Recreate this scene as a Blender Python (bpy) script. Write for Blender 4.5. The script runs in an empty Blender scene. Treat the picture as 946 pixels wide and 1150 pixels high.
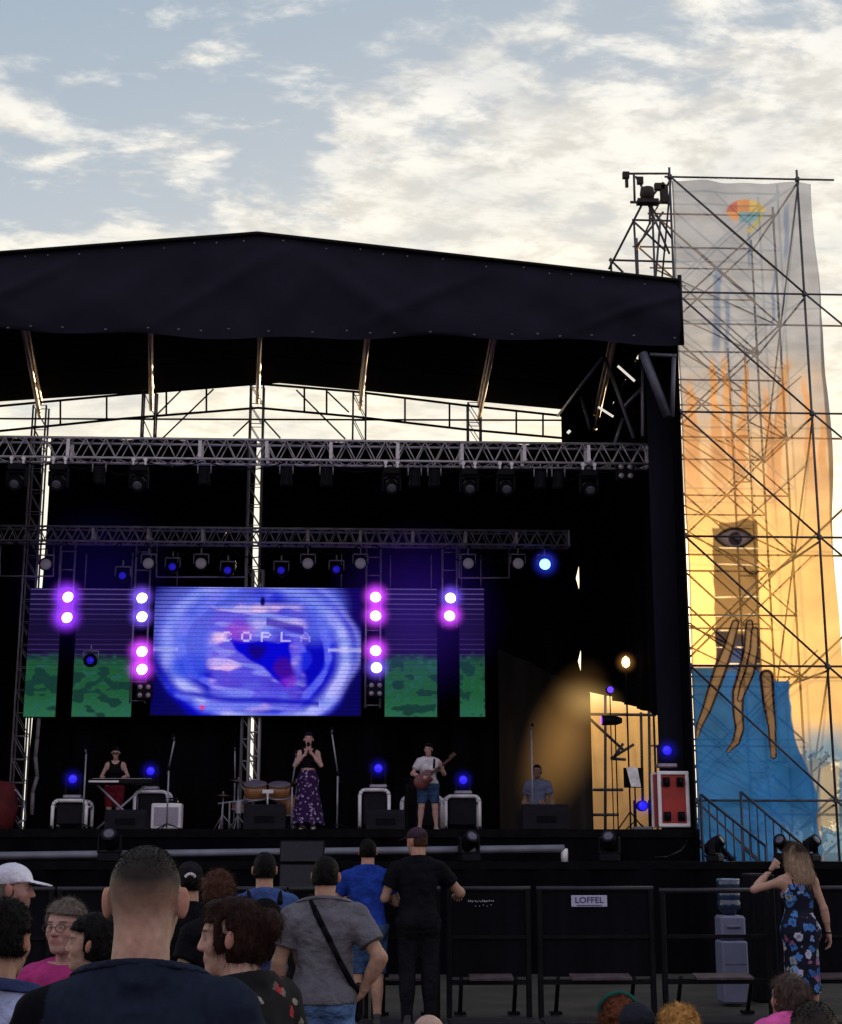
import bpy, math, random
import numpy as np
from mathutils import Vector, Matrix
random.seed(7); rng = np.random.RandomState(7)
R = math.radians
scene = bpy.context.scene
COL = scene.collection
# ---------------------------------------------------------------- camera model (photo measured in its own 946 x 1150 pixels)
CAMZ = 1.65; YAW = R(2.5); PITCH = R(13.0); FPX = 1650.0
_F = np.array([math.sin(YAW)*math.cos(PITCH), math.cos(YAW)*math.cos(PITCH), math.sin(PITCH)])
_R = np.array([math.cos(YAW), -math.sin(YAW), 0.0])
_U = np.cross(_R, _F)
CAM = np.array([0, 0, CAMZ])
def P(u, v, Y):
    """point of the place that the photo shows at (u, v), at depth Y"""
    d = _F*FPX + _R*(u-473.0) + _U*(575.0-v)
    return CAM + d*(Y/d[1])
def UV(p):
    q = np.asarray(p) - CAM
    z = q @ _F
    return 473 + FPX*(q @ _R)/z, 575 - FPX*(q @ _U)/z
def PXM(p):                       # pixels per metre at a point
    return FPX/((np.asarray(p)-CAM) @ _F)
cam_d = bpy.data.cameras.new('camera'); cam = bpy.data.objects.new('camera', cam_d); COL.objects.link(cam)
cam_d.sensor_fit = 'VERTICAL'; cam_d.sensor_height = 24.0; cam_d.sensor_width = 24.0*946/1150
cam_d.lens = FPX/1150*24.0; cam_d.clip_end = 3000; cam_d.clip_start = 0.05
cam.location = CAM
cam.rotation_euler = Matrix(((_R[0], _U[0], -_F[0]), (_R[1], _U[1], -_F[1]), (_R[2], _U[2], -_F[2]))).to_euler()
scene.camera = cam
# ---------------------------------------------------------------- materials
def nt(name):
    m = bpy.data.materials.new(name); m.use_nodes = True
    t = m.node_tree; return m, t, t.nodes, t.links, t.nodes['Principled BSDF']
def lin(r, g, b):
    f = lambda c: (c/255/12.92 if c/255 <= .04045 else ((c/255+.055)/1.055)**2.4)
    return (f(r), f(g), f(b))
_mc = {}
def mat(name, col, rough=.6, metal=0.0, var=.25, scale=8.0, bump=.0, bscale=40.0, spec=.3, sheen=0.0, aniso=None, bdist=.02):
    if name in _mc: return _mc[name]
    m, t, N, L, b = nt(name)
    tc = N.new('ShaderNodeTexCoord'); n = N.new('ShaderNodeTexNoise'); n.inputs['Scale'].default_value = scale; n.inputs['Detail'].default_value = 6
    mp = N.new('ShaderNodeMapping')
    if aniso: mp.inputs['Scale'].default_value = aniso
    L.new(tc.outputs['Object'], mp.inputs[0]); L.new(mp.outputs[0], n.inputs['Vector'])
    r = N.new('ShaderNodeMapRange'); r.inputs[1].default_value = .3; r.inputs[2].default_value = .7
    r.inputs[3].default_value = 1-var; r.inputs[4].default_value = 1+var
    L.new(n.outputs['Fac'], r.inputs[0])
    mx = N.new('ShaderNodeVectorMath'); mx.operation = 'SCALE'; mx.inputs[0].default_value = col[:3]
    L.new(r.outputs[0], mx.inputs['Scale']); L.new(mx.outputs[0], b.inputs['Base Color'])
    b.inputs['Roughness'].default_value = rough; b.inputs['Metallic'].default_value = metal
    b.inputs['Specular IOR Level'].default_value = spec
    if sheen: b.inputs['Sheen Weight'].default_value = sheen
    if bump:
        n2 = N.new('ShaderNodeTexNoise'); n2.inputs['Scale'].default_value = bscale; n2.inputs['Detail'].default_value = 8
        L.new(mp.outputs[0], n2.inputs['Vector'])
        bp = N.new('ShaderNodeBump'); bp.inputs['Strength'].default_value = bump; bp.inputs['Distance'].default_value = bdist
        L.new(n2.outputs['Fac'], bp.inputs['Height']); L.new(bp.outputs[0], b.inputs['Normal'])
    _mc[name] = m; return m
def emit(name, col, strength):
    if name in _mc: return _mc[name]
    m, t, N, L, b = nt(name)
    b.inputs['Base Color'].default_value = (*[min(c, 1)*.6 for c in col], 1)
    b.inputs['Emission Color'].default_value = (*col, 1); b.inputs['Emission Strength'].default_value = strength
    b.inputs['Roughness'].default_value = .3
    lw = N.new('ShaderNodeTexCoord'); _mc[name] = m; return m
def attr_mat(name, rough=.55, spec=.3, emission=0.0, bump=0.0, bscale=60, sss=0.0, sheen=0):
    if name in _mc: return _mc[name]
    m, t, N, L, b = nt(name)
    a = N.new('ShaderNodeAttribute'); a.attribute_name = 'Col'
    if emission:
        b.inputs['Base Color'].default_value = (.01, .01, .012, 1)
        L.new(a.outputs['Color'], b.inputs['Emission Color']); b.inputs['Emission Strength'].default_value = emission
    else:
        tc = N.new('ShaderNodeTexCoord'); n = N.new('ShaderNodeTexNoise'); n.inputs['Scale'].default_value = 45; n.inputs['Detail'].default_value = 5
        L.new(tc.outputs['Object'], n.inputs['Vector'])
        r = N.new('ShaderNodeMapRange'); r.inputs[1].default_value = .3; r.inputs[2].default_value = .7; r.inputs[3].default_value = .84; r.inputs[4].default_value = 1.14
        L.new(n.outputs['Fac'], r.inputs[0])
        s = N.new('ShaderNodeVectorMath'); s.operation = 'SCALE'; L.new(a.outputs['Color'], s.inputs[0]); L.new(r.outputs[0], s.inputs['Scale'])
        L.new(s.outputs[0], b.inputs['Base Color'])
        if sss:
            b.inputs['Subsurface Weight'].default_value = sss; b.inputs['Subsurface Radius'].default_value = (1, .3, .15); b.inputs['Subsurface Scale'].default_value = .012
        if bump:
            n2 = N.new('ShaderNodeTexNoise'); n2.inputs['Scale'].default_value = bscale; n2.inputs['Detail'].default_value = 6
            L.new(tc.outputs['Object'], n2.inputs['Vector'])
            bp = N.new('ShaderNodeBump'); bp.inputs['Strength'].default_value = bump; bp.inputs['Distance'].default_value = .01
            L.new(n2.outputs['Fac'], bp.inputs['Height']); L.new(bp.outputs[0], b.inputs['Normal'])
    b.inputs['Roughness'].default_value = rough; b.inputs['Specular IOR Level'].default_value = spec
    if sheen: b.inputs['Sheen Weight'].default_value = sheen
    _mc[name] = m; return m
def sheet_mat(name, alpha_attr=True, col=None, opacity=.9, transl=.6, dense=.10):
    """thin cloth that lets light through: Col.rgb = print, Col.a = how dense the print is"""
    m, t, N, L, b = nt(name); N.remove(b); out = N['Material Output']
    d = N.new('ShaderNodeBsdfDiffuse'); tr = N.new('ShaderNodeBsdfTranslucent'); tp = N.new('ShaderNodeBsdfTransparent')
    m1 = N.new('ShaderNodeMixShader'); m2 = N.new('ShaderNodeMixShader'); m1.inputs[0].default_value = transl
    L.new(d.outputs[0], m1.inputs[1]); L.new(tr.outputs[0], m1.inputs[2]); L.new(tp.outputs[0], m2.inputs[1]); L.new(m1.outputs[0], m2.inputs[2])
    L.new(m2.outputs[0], out.inputs['Surface'])
    tc = N.new('ShaderNodeTexCoord'); n = N.new('ShaderNodeTexNoise'); n.inputs['Scale'].default_value = 1.6; n.inputs['Detail'].default_value = 8
    L.new(tc.outputs['Object'], n.inputs['Vector'])
    r = N.new('ShaderNodeMapRange'); r.inputs[1].default_value = .3; r.inputs[2].default_value = .7; r.inputs[3].default_value = .78; r.inputs[4].default_value = 1.15
    L.new(n.outputs['Fac'], r.inputs[0])
    s = N.new('ShaderNodeVectorMath'); s.operation = 'SCALE'; L.new(r.outputs[0], s.inputs['Scale'])
    if alpha_attr:
        a = N.new('ShaderNodeAttribute'); a.attribute_name = 'Col'
        L.new(a.outputs['Color'], s.inputs[0]); L.new(a.outputs['Alpha'], m2.inputs[0]); q = N.new('ShaderNodeMapRange'); q.inputs[1].default_value = .6; q.inputs[2].default_value = .95; q.inputs[3].default_value = transl; q.inputs[4].default_value = dense; L.new(a.outputs['Alpha'], q.inputs[0]); L.new(q.outputs[0], m1.inputs[0]); L.new(a.outputs['Color'], tp.inputs[0])
        mixw = N.new('ShaderNodeMix'); mixw.data_type = 'RGBA'; mixw.inputs[0].default_value = .8
        mixw.inputs[6].default_value = (1, 1, 1, 1); L.new(a.outputs['Color'], mixw.inputs[7]); L.new(mixw.outputs[2], tp.inputs[0])
    else:
        s.inputs[0].default_value = col; m2.inputs[0].default_value = opacity
    L.new(s.outputs[0], d.inputs[0]); L.new(s.outputs[0], tr.inputs[0])
    return m
# ---------------------------------------------------------------- objects
def tag(o, label=None, cat=None, group=None, kind=None):
    if label: o['label'] = label
    if cat: o['category'] = cat
    if group: o['group'] = group
    if kind: o['kind'] = kind
    return o
def link(name, me, m, parent=None):
    o = bpy.data.objects.new(name, me); COL.objects.link(o)
    if m is not None: me.materials.append(m)
    if parent is not None: o.parent = parent
    return o
def thing(name, label, cat, loc=(0, 0, 0), group=None, rz=0.0):
    o = bpy.data.objects.new(name, None); COL.objects.link(o); o.location = loc; o.rotation_euler = (0, 0, rz); o.empty_display_size = .2
    return tag(o, label, cat, group)
def mesh_np(name, V, Q, smooth=False, cols=None):
    """V n x 3, Q m x 4 (quads)"""
    me = bpy.data.meshes.new(name); V = np.asarray(V, np.float32); Q = np.asarray(Q, np.int32)
    me.vertices.add(len(V)); me.vertices.foreach_set('co', V.ravel())
    k = Q.shape[1]
    me.loops.add(Q.size); me.loops.foreach_set('vertex_index', Q.ravel())
    me.polygons.add(len(Q)); me.polygons.foreach_set('loop_start', np.arange(0, Q.size, k, dtype=np.int32))
    if smooth: me.polygons.foreach_set('use_smooth', np.ones(len(Q), bool))
    me.update(calc_edges=True)
    if cols is not None:
        dom = 'POINT' if len(cols) == len(V) else 'CORNER'
        a = me.color_attributes.new('Col', 'FLOAT_COLOR', dom); c = np.asarray(cols, np.float32)
        if c.shape[1] == 3: c = np.hstack([c, np.ones((len(c), 1), np.float32)])
        if dom == 'CORNER': c = np.repeat(c, k, axis=0)
        a.data.foreach_set('color', c.ravel())
    me.validate(); return me
class MB:
    """collects shapes in world (or local) coordinates, then links them as one mesh"""
    def __init__(s): s.v = []; s.f = []; s.sm = []
    def add(s, vs, fs, smooth=False):
        o = len(s.v); s.v += [tuple(map(float, p)) for p in vs]; s.f += [tuple(i+o for i in f) for f in fs]; s.sm += [smooth]*len(fs); return s
    def box(s, c, size, rz=0.0, M=None, bev=0.0):
        x, y, z = [k/2 for k in size]
        if bev > 0:
            b = min(bev, x*.9, y*.9, z*.9); pts = []; 
            for sx in (-1, 1):
                for sy in (-1, 1):
                    for sz in (-1, 1):
                        pts += [(sx*x, sy*(y-b), sz*(z-b)), (sx*(x-b), sy*y, sz*(z-b)), (sx*(x-b), sy*(y-b), sz*z)]
            idx = lambda sx, sy, sz, k: ((sx > 0)*4+(sy > 0)*2+(sz > 0))*3+k
            fs = []
            for a in (-1, 1):
                fs.append([idx(a, p, q, 0) for p, q in ((-1, -1), (1, -1), (1, 1), (-1, 1))])
                fs.append([idx(p, a, q, 1) for p, q in ((-1, -1), (1, -1), (1, 1), (-1, 1))])
                fs.append([idx(p, q, a, 2) for p, q in ((-1, -1), (1, -1), (1, 1), (-1, 1))])
                for b2 in (-1, 1):
                    fs.append([idx(a, b2, -1, 0), idx(a, b2, -1, 1), idx(a, b2, 1, 1), idx(a, b2, 1, 0)])
                    fs.append([idx(a, -1, b2, 0), idx(a, -1, b2, 2), idx(a, 1, b2, 2), idx(a, 1, b2, 0)])
                    fs.append([idx(-1, a, b2, 1), idx(-1, a, b2, 2), idx(1, a, b2, 2), idx(1, a, b2, 1)])
                    for c2 in (-1, 1): fs.append([idx(a, b2, c2, 0), idx(a, b2, c2, 1), idx(a, b2, c2, 2)])
        else:
            pts = [(sx*x, sy*y, sz*z) for sx in (-1, 1) for sy in (-1, 1) for sz in (-1, 1)]
            fs = [(0, 1, 3, 2), (4, 6, 7, 5), (0, 4, 5, 1), (2, 3, 7, 6), (0, 2, 6, 4), (1, 5, 7, 3)]
        A = np.array(pts)
        if rz: c_, s_ = math.cos(rz), math.sin(rz); A = A @ np.array([[c_, s_, 0], [-s_, c_, 0], [0, 0, 1]])
        if M is not None: A = A @ np.asarray(M).T
        return s.add(A+np.asarray(c), fs)
    def tube(s, p, q, r, n=8, r2=None, caps=True):
        p, q = np.asarray(p, float), np.asarray(q, float); d = q-p; L = np.linalg.norm(d)
        if L < 1e-6: return s
        d /= L; a = np.array([0, 0, 1.]) if abs(d[2]) < .9 else np.array([1., 0, 0]); x = np.cross(d, a); x /= np.linalg.norm(x); y = np.cross(d, x)
        r2 = r if r2 is None else r2; th = np.arange(n)*2*math.pi/n
        ring = np.outer(np.cos(th), x)+np.outer(np.sin(th), y)
        fs = [(i, (i+1) % n, n+(i+1) % n, n+i) for i in range(n)]
        s.add(np.vstack([p+ring*r, q+ring*r2]), fs, True)
        if caps:
            o = len(s.v)-2*n; s.f += [tuple(o+i for i in range(n))[::-1], tuple(o+n+i for i in range(n))]; s.sm += [False, False]
        return s
    def path(s, pts, r, n=6, rs=None):
        for i in range(len(pts)-1):
            s.tube(pts[i], pts[i+1], r if rs is None else rs[i], n, None if rs is None else rs[i+1])
        return s
    def lathe(s, prof, c=(0, 0, 0), n=24, axis='z', M=None, smooth=True):
        """prof: list of (radius, height)"""
        th = np.arange(n)*2*math.pi/n; vs = []
        for (r, h) in prof: vs.append(np.stack([r*np.cos(th), r*np.sin(th), np.full(n, h)], 1))
        A = np.vstack(vs)
        if axis == 'y': A = A[:, [0, 2, 1]]
        if axis == 'x': A = A[:, [2, 1, 0]]
        if M is not None: A = A @ np.asarray(M).T
        k = len(prof); fs = [(j*n+i, j*n+(i+1) % n, (j+1)*n+(i+1) % n, (j+1)*n+i) for j in range(k-1) for i in range(n)]
        s.add(A+np.asarray(c), fs, smooth)
        o = len(s.v)-len(A)
        if prof[0][0] > 1e-5: s.f.append(tuple(o+i for i in range(n))[::-1]); s.sm.append(False)
        if prof[-1][0] > 1e-5: s.f.append(tuple(o+(k-1)*n+i for i in range(n))); s.sm.append(False)
        return s
    def prism(s, poly, y0, y1):
        """polygon in x,z extruded in y"""
        n = len(poly); s.add([(x, y0, z) for x, z in poly]+[(x, y1, z) for x, z in poly],
              [tuple(range(n)), tuple(range(2*n-1, n-1, -1))]+[(i, i+n, (i+1) % n+n, (i+1) % n) for i in range(n)])
        return s
    def build(s, name, m, parent=None, origin=None, label=None):
        me = bpy.data.meshes.new(name)
        if origin is None and parent is not None:
            r = parent
            while r.parent is not None: r = r.parent
            origin = r.location if r.rotation_euler.z == 0 else (0, 0, 0)
        vs = s.v if origin is None else [(a-origin[0], b-origin[1], c-origin[2]) for a, b, c in s.v]
        me.from_pydata(vs, [], s.f); me.polygons.foreach_set('use_smooth', s.sm); me.update()
        o = link(name, me, m, parent)
        if label: o['label'] = label
        return o
def solo(name, mb, m, label, cat, group=None, kind=None):
    """a thing that is one mesh, origin at its base"""
    A = np.array(mb.v); o0 = ((A[:, 0].min()+A[:, 0].max())/2, (A[:, 1].min()+A[:, 1].max())/2, A[:, 2].min())
    o = mb.build(name, m, None, o0); o.location = o0; return tag(o, label, cat, group, kind)
def copy_tree(o, loc, label=None, rot=None, parent=None, scale=None):
    c = o.copy(); COL.objects.link(c)
    if parent is not None: c.parent = parent
    else:
        c.location = loc
        if rot is not None: c.rotation_euler = rot
        if scale is not None: c.scale = (scale,)*3
        if label: c['label'] = label
    for ch in o.children: copy_tree(ch, None, parent=c)
    return c
# ---------------------------------------------------------------- implicit surfaces (for people)
def vnoise(p, scale, seed=0):
    q = p*scale; i = np.floor(q).astype(np.int64); f = q-i; f = f*f*(3-2*f); out = 0
    for dx in (0, 1):
        for dy in (0, 1):
            for dz in (0, 1):
                h = ((i[..., 0]+dx)*374761393+(i[..., 1]+dy)*668265263+(i[..., 2]+dz)*2147483647+seed*974711) & 0xffffffff
                h = ((h ^ (h >> 13))*1274126177) & 0xffffffff; h = (h ^ (h >> 16)) & 0xffff
                w = (f[..., 0] if dx else 1-f[..., 0])*(f[..., 1] if dy else 1-f[..., 1])*(f[..., 2] if dz else 1-f[..., 2])
                out = out+w*(h/65535.0)
    return out*2-1
V3 = lambda *a: np.array(a, float)
def rcone(a, b, ra, rb):
    a, b = np.asarray(a, float), np.asarray(b, float); ba = b-a; bb = max(ba @ ba, 1e-9)
    def f(p):
        h = np.clip(((p-a) @ ba)/bb, 0, 1); return np.linalg.norm(p-a-h[..., None]*ba, axis=-1)-(ra+(rb-ra)*h)
    m = max(ra, rb); return (f, np.minimum(a-m, b-m), np.maximum(a+m, b+m))
def ell(c, r, M=None):
    c, r = np.asarray(c, float), np.asarray(r, float)
    def f(p):
        q = p-c
        if M is not None: q = q @ M
        k0 = np.linalg.norm(q/r, axis=-1); k1 = np.linalg.norm(q/(r*r), axis=-1); return k0*(k0-1)/np.maximum(k1, 1e-6)
    e = r if M is None else np.full(3, r.max()); return (f, c-e, c+e)
def inflate(pr, t): f, lo, hi = pr; return (lambda p: f(p)-t, lo-t, hi+t)
def local(pr, M, c):
    """primitive given in a frame (columns of M) at c"""
    f, lo, hi = pr; cs = np.array([[x, y, z] for x in (lo[0], hi[0]) for y in (lo[1], hi[1]) for z in (lo[2], hi[2])]) @ M.T + c
    return (lambda p: f((p-c) @ M), cs.min(0), cs.max(0))
class Field:
    def __init__(s, lo, hi, res):
        s.lo, s.res = np.asarray(lo, float), res; s.n = np.ceil((np.asarray(hi)-s.lo)/res).astype(int)+1
        s.g = np.full(s.n, 1.0)
    def sub(s, lo, hi, m):
        a = np.clip(np.floor((lo-m-s.lo)/s.res).astype(int), 0, s.n); b = np.clip(np.ceil((hi+m-s.lo)/s.res).astype(int)+1, 0, s.n)
        if (b-a).min() <= 0: return None, None
        ax = [s.lo[k]+s.res*np.arange(a[k], b[k]) for k in range(3)]
        return tuple(slice(a[k], b[k]) for k in range(3)), np.stack(np.meshgrid(*ax, indexing='ij'), -1)
    def add(s, pr, k=.02):
        sl, p = s.sub(pr[1], pr[2], k+3*s.res)
        if sl is None: return
        d = pr[0](p); a = s.g[sl]; h = np.maximum(k-np.abs(a-d), 0)/max(k, 1e-6); s.g[sl] = np.minimum(a, d)-h*h*k*.25
    def cut(s, pr, k=.005):
        sl, p = s.sub(pr[1], pr[2], k+3*s.res)
        if sl is None: return
        d = -pr[0](p); a = s.g[sl]; h = np.maximum(k-np.abs(a-d), 0)/max(k, 1e-6); s.g[sl] = np.maximum(a, d)+h*h*k*.25
    def all(s): return s.sub(s.lo, s.lo+s.res*(s.n-1), 0)
    def clip(s, fn):
        m = s.g < .08; s.g[m] = np.maximum(s.g[m], fn(s.lo+s.res*np.argwhere(m)))
    def warp(s, fn):
        m = np.abs(s.g) < .05; s.g[m] += fn(s.lo+s.res*np.argwhere(m))
    def mesh(s):
        g = np.pad(s.g, 1, constant_values=1.0); neg = g < 0
        n = np.array(g.shape); c = np.zeros(n-1, int)
        for dx in (0, 1):
            for dy in (0, 1):
                for dz in (0, 1): c += neg[dx:n[0]-1+dx, dy:n[1]-1+dy, dz:n[2]-1+dz]
        act = (c > 0) & (c < 8); idx = np.full(n-1, -1); ii = np.argwhere(act); idx[act] = np.arange(len(ii))
        acc = np.zeros((len(ii), 3)); cnt = np.zeros(len(ii))
        cor = [(x, y, z) for x in (0, 1) for y in (0, 1) for z in (0, 1)]
        for a in cor:
            for k in range(3):
                if a[k] == 0:
                    b = list(a); b[k] = 1
                    ga = g[ii[:, 0]+a[0], ii[:, 1]+a[1], ii[:, 2]+a[2]]; gb = g[ii[:, 0]+b[0], ii[:, 1]+b[1], ii[:, 2]+b[2]]
                    m = (ga < 0) != (gb < 0); t = np.where(m, ga/np.where(m, ga-gb, 1), 0)
                    pt = np.tile(np.array(a, float), (len(ii), 1)); pt[:, k] += t; acc[m] += pt[m]; cnt[m] += 1
        V = s.lo+s.res*(ii-1+acc/np.maximum(cnt, 1)[:, None]); Q = []
        for k in range(3):
            i, j = [(1, 2), (2, 0), (0, 1)][k]
            lo = [slice(1, -1)]*3; lo[k] = slice(0, -1); hi = [slice(1, -1)]*3; hi[k] = slice(1, None)
            A, B = neg[tuple(lo)], neg[tuple(hi)]; e = np.argwhere(A != B)
            fl = A[e[:, 0], e[:, 1], e[:, 2]]; off = np.ones(3, int); off[k] = 0; e = e+off
            def at(di, dj):
                x = e.copy(); x[:, i] += di; x[:, j] += dj; return idx[x[:, 0], x[:, 1], x[:, 2]]
            q = np.stack([at(-1, -1), at(0, -1), at(0, 0), at(-1, 0)], 1); q[~fl] = q[~fl][:, ::-1]; Q.append(q)
        Q = np.vstack(Q); return V, Q[(Q >= 0).all(1)]
scene.view_settings.view_transform = 'Standard'; scene.view_settings.look = 'None'; scene.view_settings.exposure = 0; scene.view_settings.gamma = 1
scene.render.engine = 'CYCLES'; cy = scene.cycles
cy.use_denoising = True
try: cy.denoiser = 'OPENIMAGEDENOISE'
except Exception: pass
cy.max_bounces = 6; cy.diffuse_bounces = 3; cy.glossy_bounces = 3; cy.transmission_bounces = 4; cy.transparent_max_bounces = 24; cy.volume_bounces = 0
cy.sample_clamp_indirect = 6; cy.use_adaptive_sampling = True; cy.adaptive_threshold = .01; cy.caustics_reflective = False; cy.caustics_refractive = False
# ---------------------------------------------------------------- people
def rotm(yaw=0, pitch=0, roll=0):
    """columns = head axes; yaw about z (+ = to the person's left), pitch + = looking up, roll + = tilting to the right shoulder"""
    return np.array(Matrix.Rotation(yaw, 3, 'Z') @ Matrix.Rotation(pitch, 3, 'X') @ Matrix.Rotation(roll, 3, 'Y'))
SKIN_M = attr_mat('skin', .55, .14, sss=.12, bump=.12, bscale=140)
def cloth(name, col, **k):
    kw = dict(rough=.85, var=.24, scale=9, bump=.8, bscale=11, bdist=.06, spec=.06); kw.update(k); return mat('cloth_'+name, col, **kw)
def hair_mat(name, col, rough=.42):
    return mat('hair_'+name, col, rough=rough, var=.45, scale=60, bump=.5, bscale=150, spec=.05, aniso=(1, 1, .25))
def head_prims(fem):
    j = .92 if fem else 1.0; e_ = .84 if fem else 1.0
    return [(ell((0, -.012, .03), (.0755, .094, .086)), .02), (ell((0, .028, -.02), (.062*j, .060, .085)), .03), (ell((0, .03, -.068), (.050*j, .052, .044)), .03),
            (rcone((-.008, .066, -.098), (.008, .066, -.098), .018, .018), .025), (rcone((-.034, .074, .022), (.034, .074, .022), .011, .011), .02),
            (ell((.04, .052, -.026), (.022, .026, .024)), .02), (ell((-.04, .052, -.026), (.022, .026, .024)), .02)], \
           [(ell((.033, .098, .001), (.018, .019, .012)), .014), (ell((-.033, .098, .001), (.018, .019, .012)), .014)], \
           [(ell((.0315, .0715, .0), (.0135, .0135, .0125)), .003), (ell((-.0315, .0715, .0), (.0135, .0135, .0125)), .003),
            (rcone((0, .084, .014), (0, .1005 if fem else .104, -.027), .0085, .0125), .014), (ell((.0125, .094, -.031), (.008, .009, .007)), .008), (ell((-.0125, .094, -.031), (.008, .009, .007)), .008),
            (rcone((-.021, .080, -.058), (.021, .080, -.058), .0065, .0065), .012), (rcone((-.016, .081, -.067), (.016, .081, -.067), .007, .007), .010),
            (ell((.083, -.008, -.006), (.010*e_, .019*e_, .034*e_), rotm(-.5, .15, .12)), .010), (ell((-.083, -.008, -.006), (.010*e_, .019*e_, .034*e_), rotm(.5, .15, -.12)), .010)]
def head_color(q, skin, brow, style, hairc):
    """vertex colours of a head in its own frame"""
    n = len(q); c = np.tile(np.array(skin), (n, 1)); x, y, z = q.T
    nz = vnoise(q, 30, 3)[:, None]; c *= 1+.10*nz+.10*vnoise(q, 70, 13)[:, None]; c *= np.array([1, 1, 1])+np.array([.0, -.05, -.06])*np.clip(vnoise(q, 16, 21), 0, 1)[:, None]*2
    def mix(mask, col): 
        nonlocal c
        m = np.clip(mask, 0, 1)[:, None]; c = c*(1-m)+np.array(col)*m
    red = np.array(skin)*np.array([1.02, .72, .70])
    mix(.6*np.exp(-((np.abs(x)-.045)**2/.0004+(z+.03)**2/.0004))*(y > .03), red)
    mix(.5*np.exp(-(x**2/.0003+(z+.028)**2/.0002))*(y > .09), red)
    mix(.7*(np.abs(x) > .078), red)
    mix(((x/.026)**2+((z+.062)/.0105)**2 < 1)*(y > .07)*.7, np.array(skin)*np.array([.75, .46, .46]))
    for s in (-1, 1):
        mix((((x-s*.0325)/.017)**2+((z)/.0085)**2 < 1)*(y > .06)*.6, np.array(skin)*.42)
        d = np.hypot(x-s*.0315, z/.75); mix((d < .0085)*(y > .07), np.array(skin)*.9+.05); mix((d < .0056)*(y > .07), (.015, .01, .008))
        mix(np.exp(-(((np.abs(x)-.034)/.019)**4+((z-.0215-.004*np.cos((np.abs(x)-.034)*60))/.0045)**4))*(y > .045)*.8, brow)
    if style == 'fade':                                      # clipped sides: dark crown fading into bare skin
        up = np.clip((z-(-.035)+.3*np.clip(y, -1, 0))/.075, 0, 1)*(np.hypot(x/.9, y*.8) < .2)
        front = np.clip((.052-y)/.02, 0, 1)
        edge = np.clip((z+.058+.02*vnoise(q, 18, 9))/.05, 0, 1)
        ear = ~((np.abs(x) > .0765) & (np.abs(y+.006) < .03) & (np.abs(z) < .04))
        mix(edge*front*ear*(.36+.62*np.clip((z+.006+.010*vnoise(q, 26, 2))/.052, 0, 1)), hairc)
    elif hairc is not None and style != 'bald':
        mix(np.clip((z-.03)/.03, 0, 1)*(y < .05)+0.0, hairc)
    return c
HAIR = {  # base thickness, noise amplitude, noise scale, face plane (y0, slope), nape z, extras
    'short': dict(t=.009, amp=.004, sc=45, hl=.062, fy=.040, nape=-.055, side=.9),
    'crew':  dict(t=.0065, amp=.0012, sc=90, hl=.060, fy=.046, nape=.036, side=.9),
    'curly': dict(t=.026, amp=.013, sc=38, hl=.070, fy=.035, nape=-.085, side=1.0),
    'wavy':  dict(t=.016, amp=.007, sc=32, hl=.062, fy=.042, nape=-.065, side=1.0),
    'bun':   dict(t=.010, amp=.0035, sc=34, hl=.055, fy=.026, nape=-.088, side=.95),
    'long':  dict(t=.014, amp=.005, sc=30, hl=.062, fy=.042, nape=-.09, side=1.0),
}
def strands(V, N, count, length, r, droop, curl, seed, spread=.5, M=None, base=None):
    """thin hairs standing out of a hair surface: triangular tubes"""
    g = np.random.RandomState(seed); k = g.randint(0, len(V), count); p = V[k].copy(); d = N[k]*(1-spread)+g.normal(size=(count, 3))*spread
    t = np.cross(N[k], np.array([0, 0, 1.])); d2 = np.cross(t, N[k]); d = d*.6-d2*.7*g.uniform(.2, 1.2, (count, 1)); d /= np.linalg.norm(d, axis=1)[:, None]+1e-9
    L = length*g.uniform(.4, 1.2, (count, 1)); S = 5; pts = [p-d*.004]; ph = g.uniform(0, 6.28, (count, 3))
    for i in range(1, S):
        d = d+np.array([0, 0, -droop])+curl*np.sin(ph+i*1.7); d /= np.linalg.norm(d, axis=1)[:, None]; pts.append(pts[-1]+d*L/S)
    Vs, Qs = [], []; a = g.normal(size=(count, 3)); 
    for i, q in enumerate(pts):
        dd = (pts[min(i+1, S-1)]-pts[max(i-1, 0)]); u_ = np.cross(dd, a); u_ /= np.linalg.norm(u_, axis=1)[:, None]+1e-9; w_ = np.cross(dd, u_); w_ /= np.linalg.norm(w_, axis=1)[:, None]+1e-9
        rr = r*(1-.75*i/(S-1))
        for j in range(3): th = j*2.0944; Vs.append(q+(u_*math.cos(th)+w_*math.sin(th))*rr)
    V2 = np.stack(Vs, 1).reshape(-1, 3); b = (np.arange(count)*S*3)[:, None]
    for i in range(S-1):
        for j in range(3): Qs.append(b+np.array([[i*3+j, i*3+(j+1) % 3, (i+1)*3+(j+1) % 3, (i+1)*3+j]]))
    return V2, np.vstack(Qs)
def vnormals(V, Q):
    n = np.cross(V[Q[:, 2]]-V[Q[:, 0]], V[Q[:, 3]]-V[Q[:, 1]]); out = np.zeros_like(V)
    for k in range(4): np.add.at(out, Q[:, k], n)
    return out/(np.linalg.norm(out, axis=1)[:, None]+1e-12)
def join(*ms):
    Vs, Qs, o = [], [], 0
    for V, Q in ms: Vs.append(V); Qs.append(Q+o); o += len(V)
    return np.vstack(Vs), np.vstack(Qs)
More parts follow.
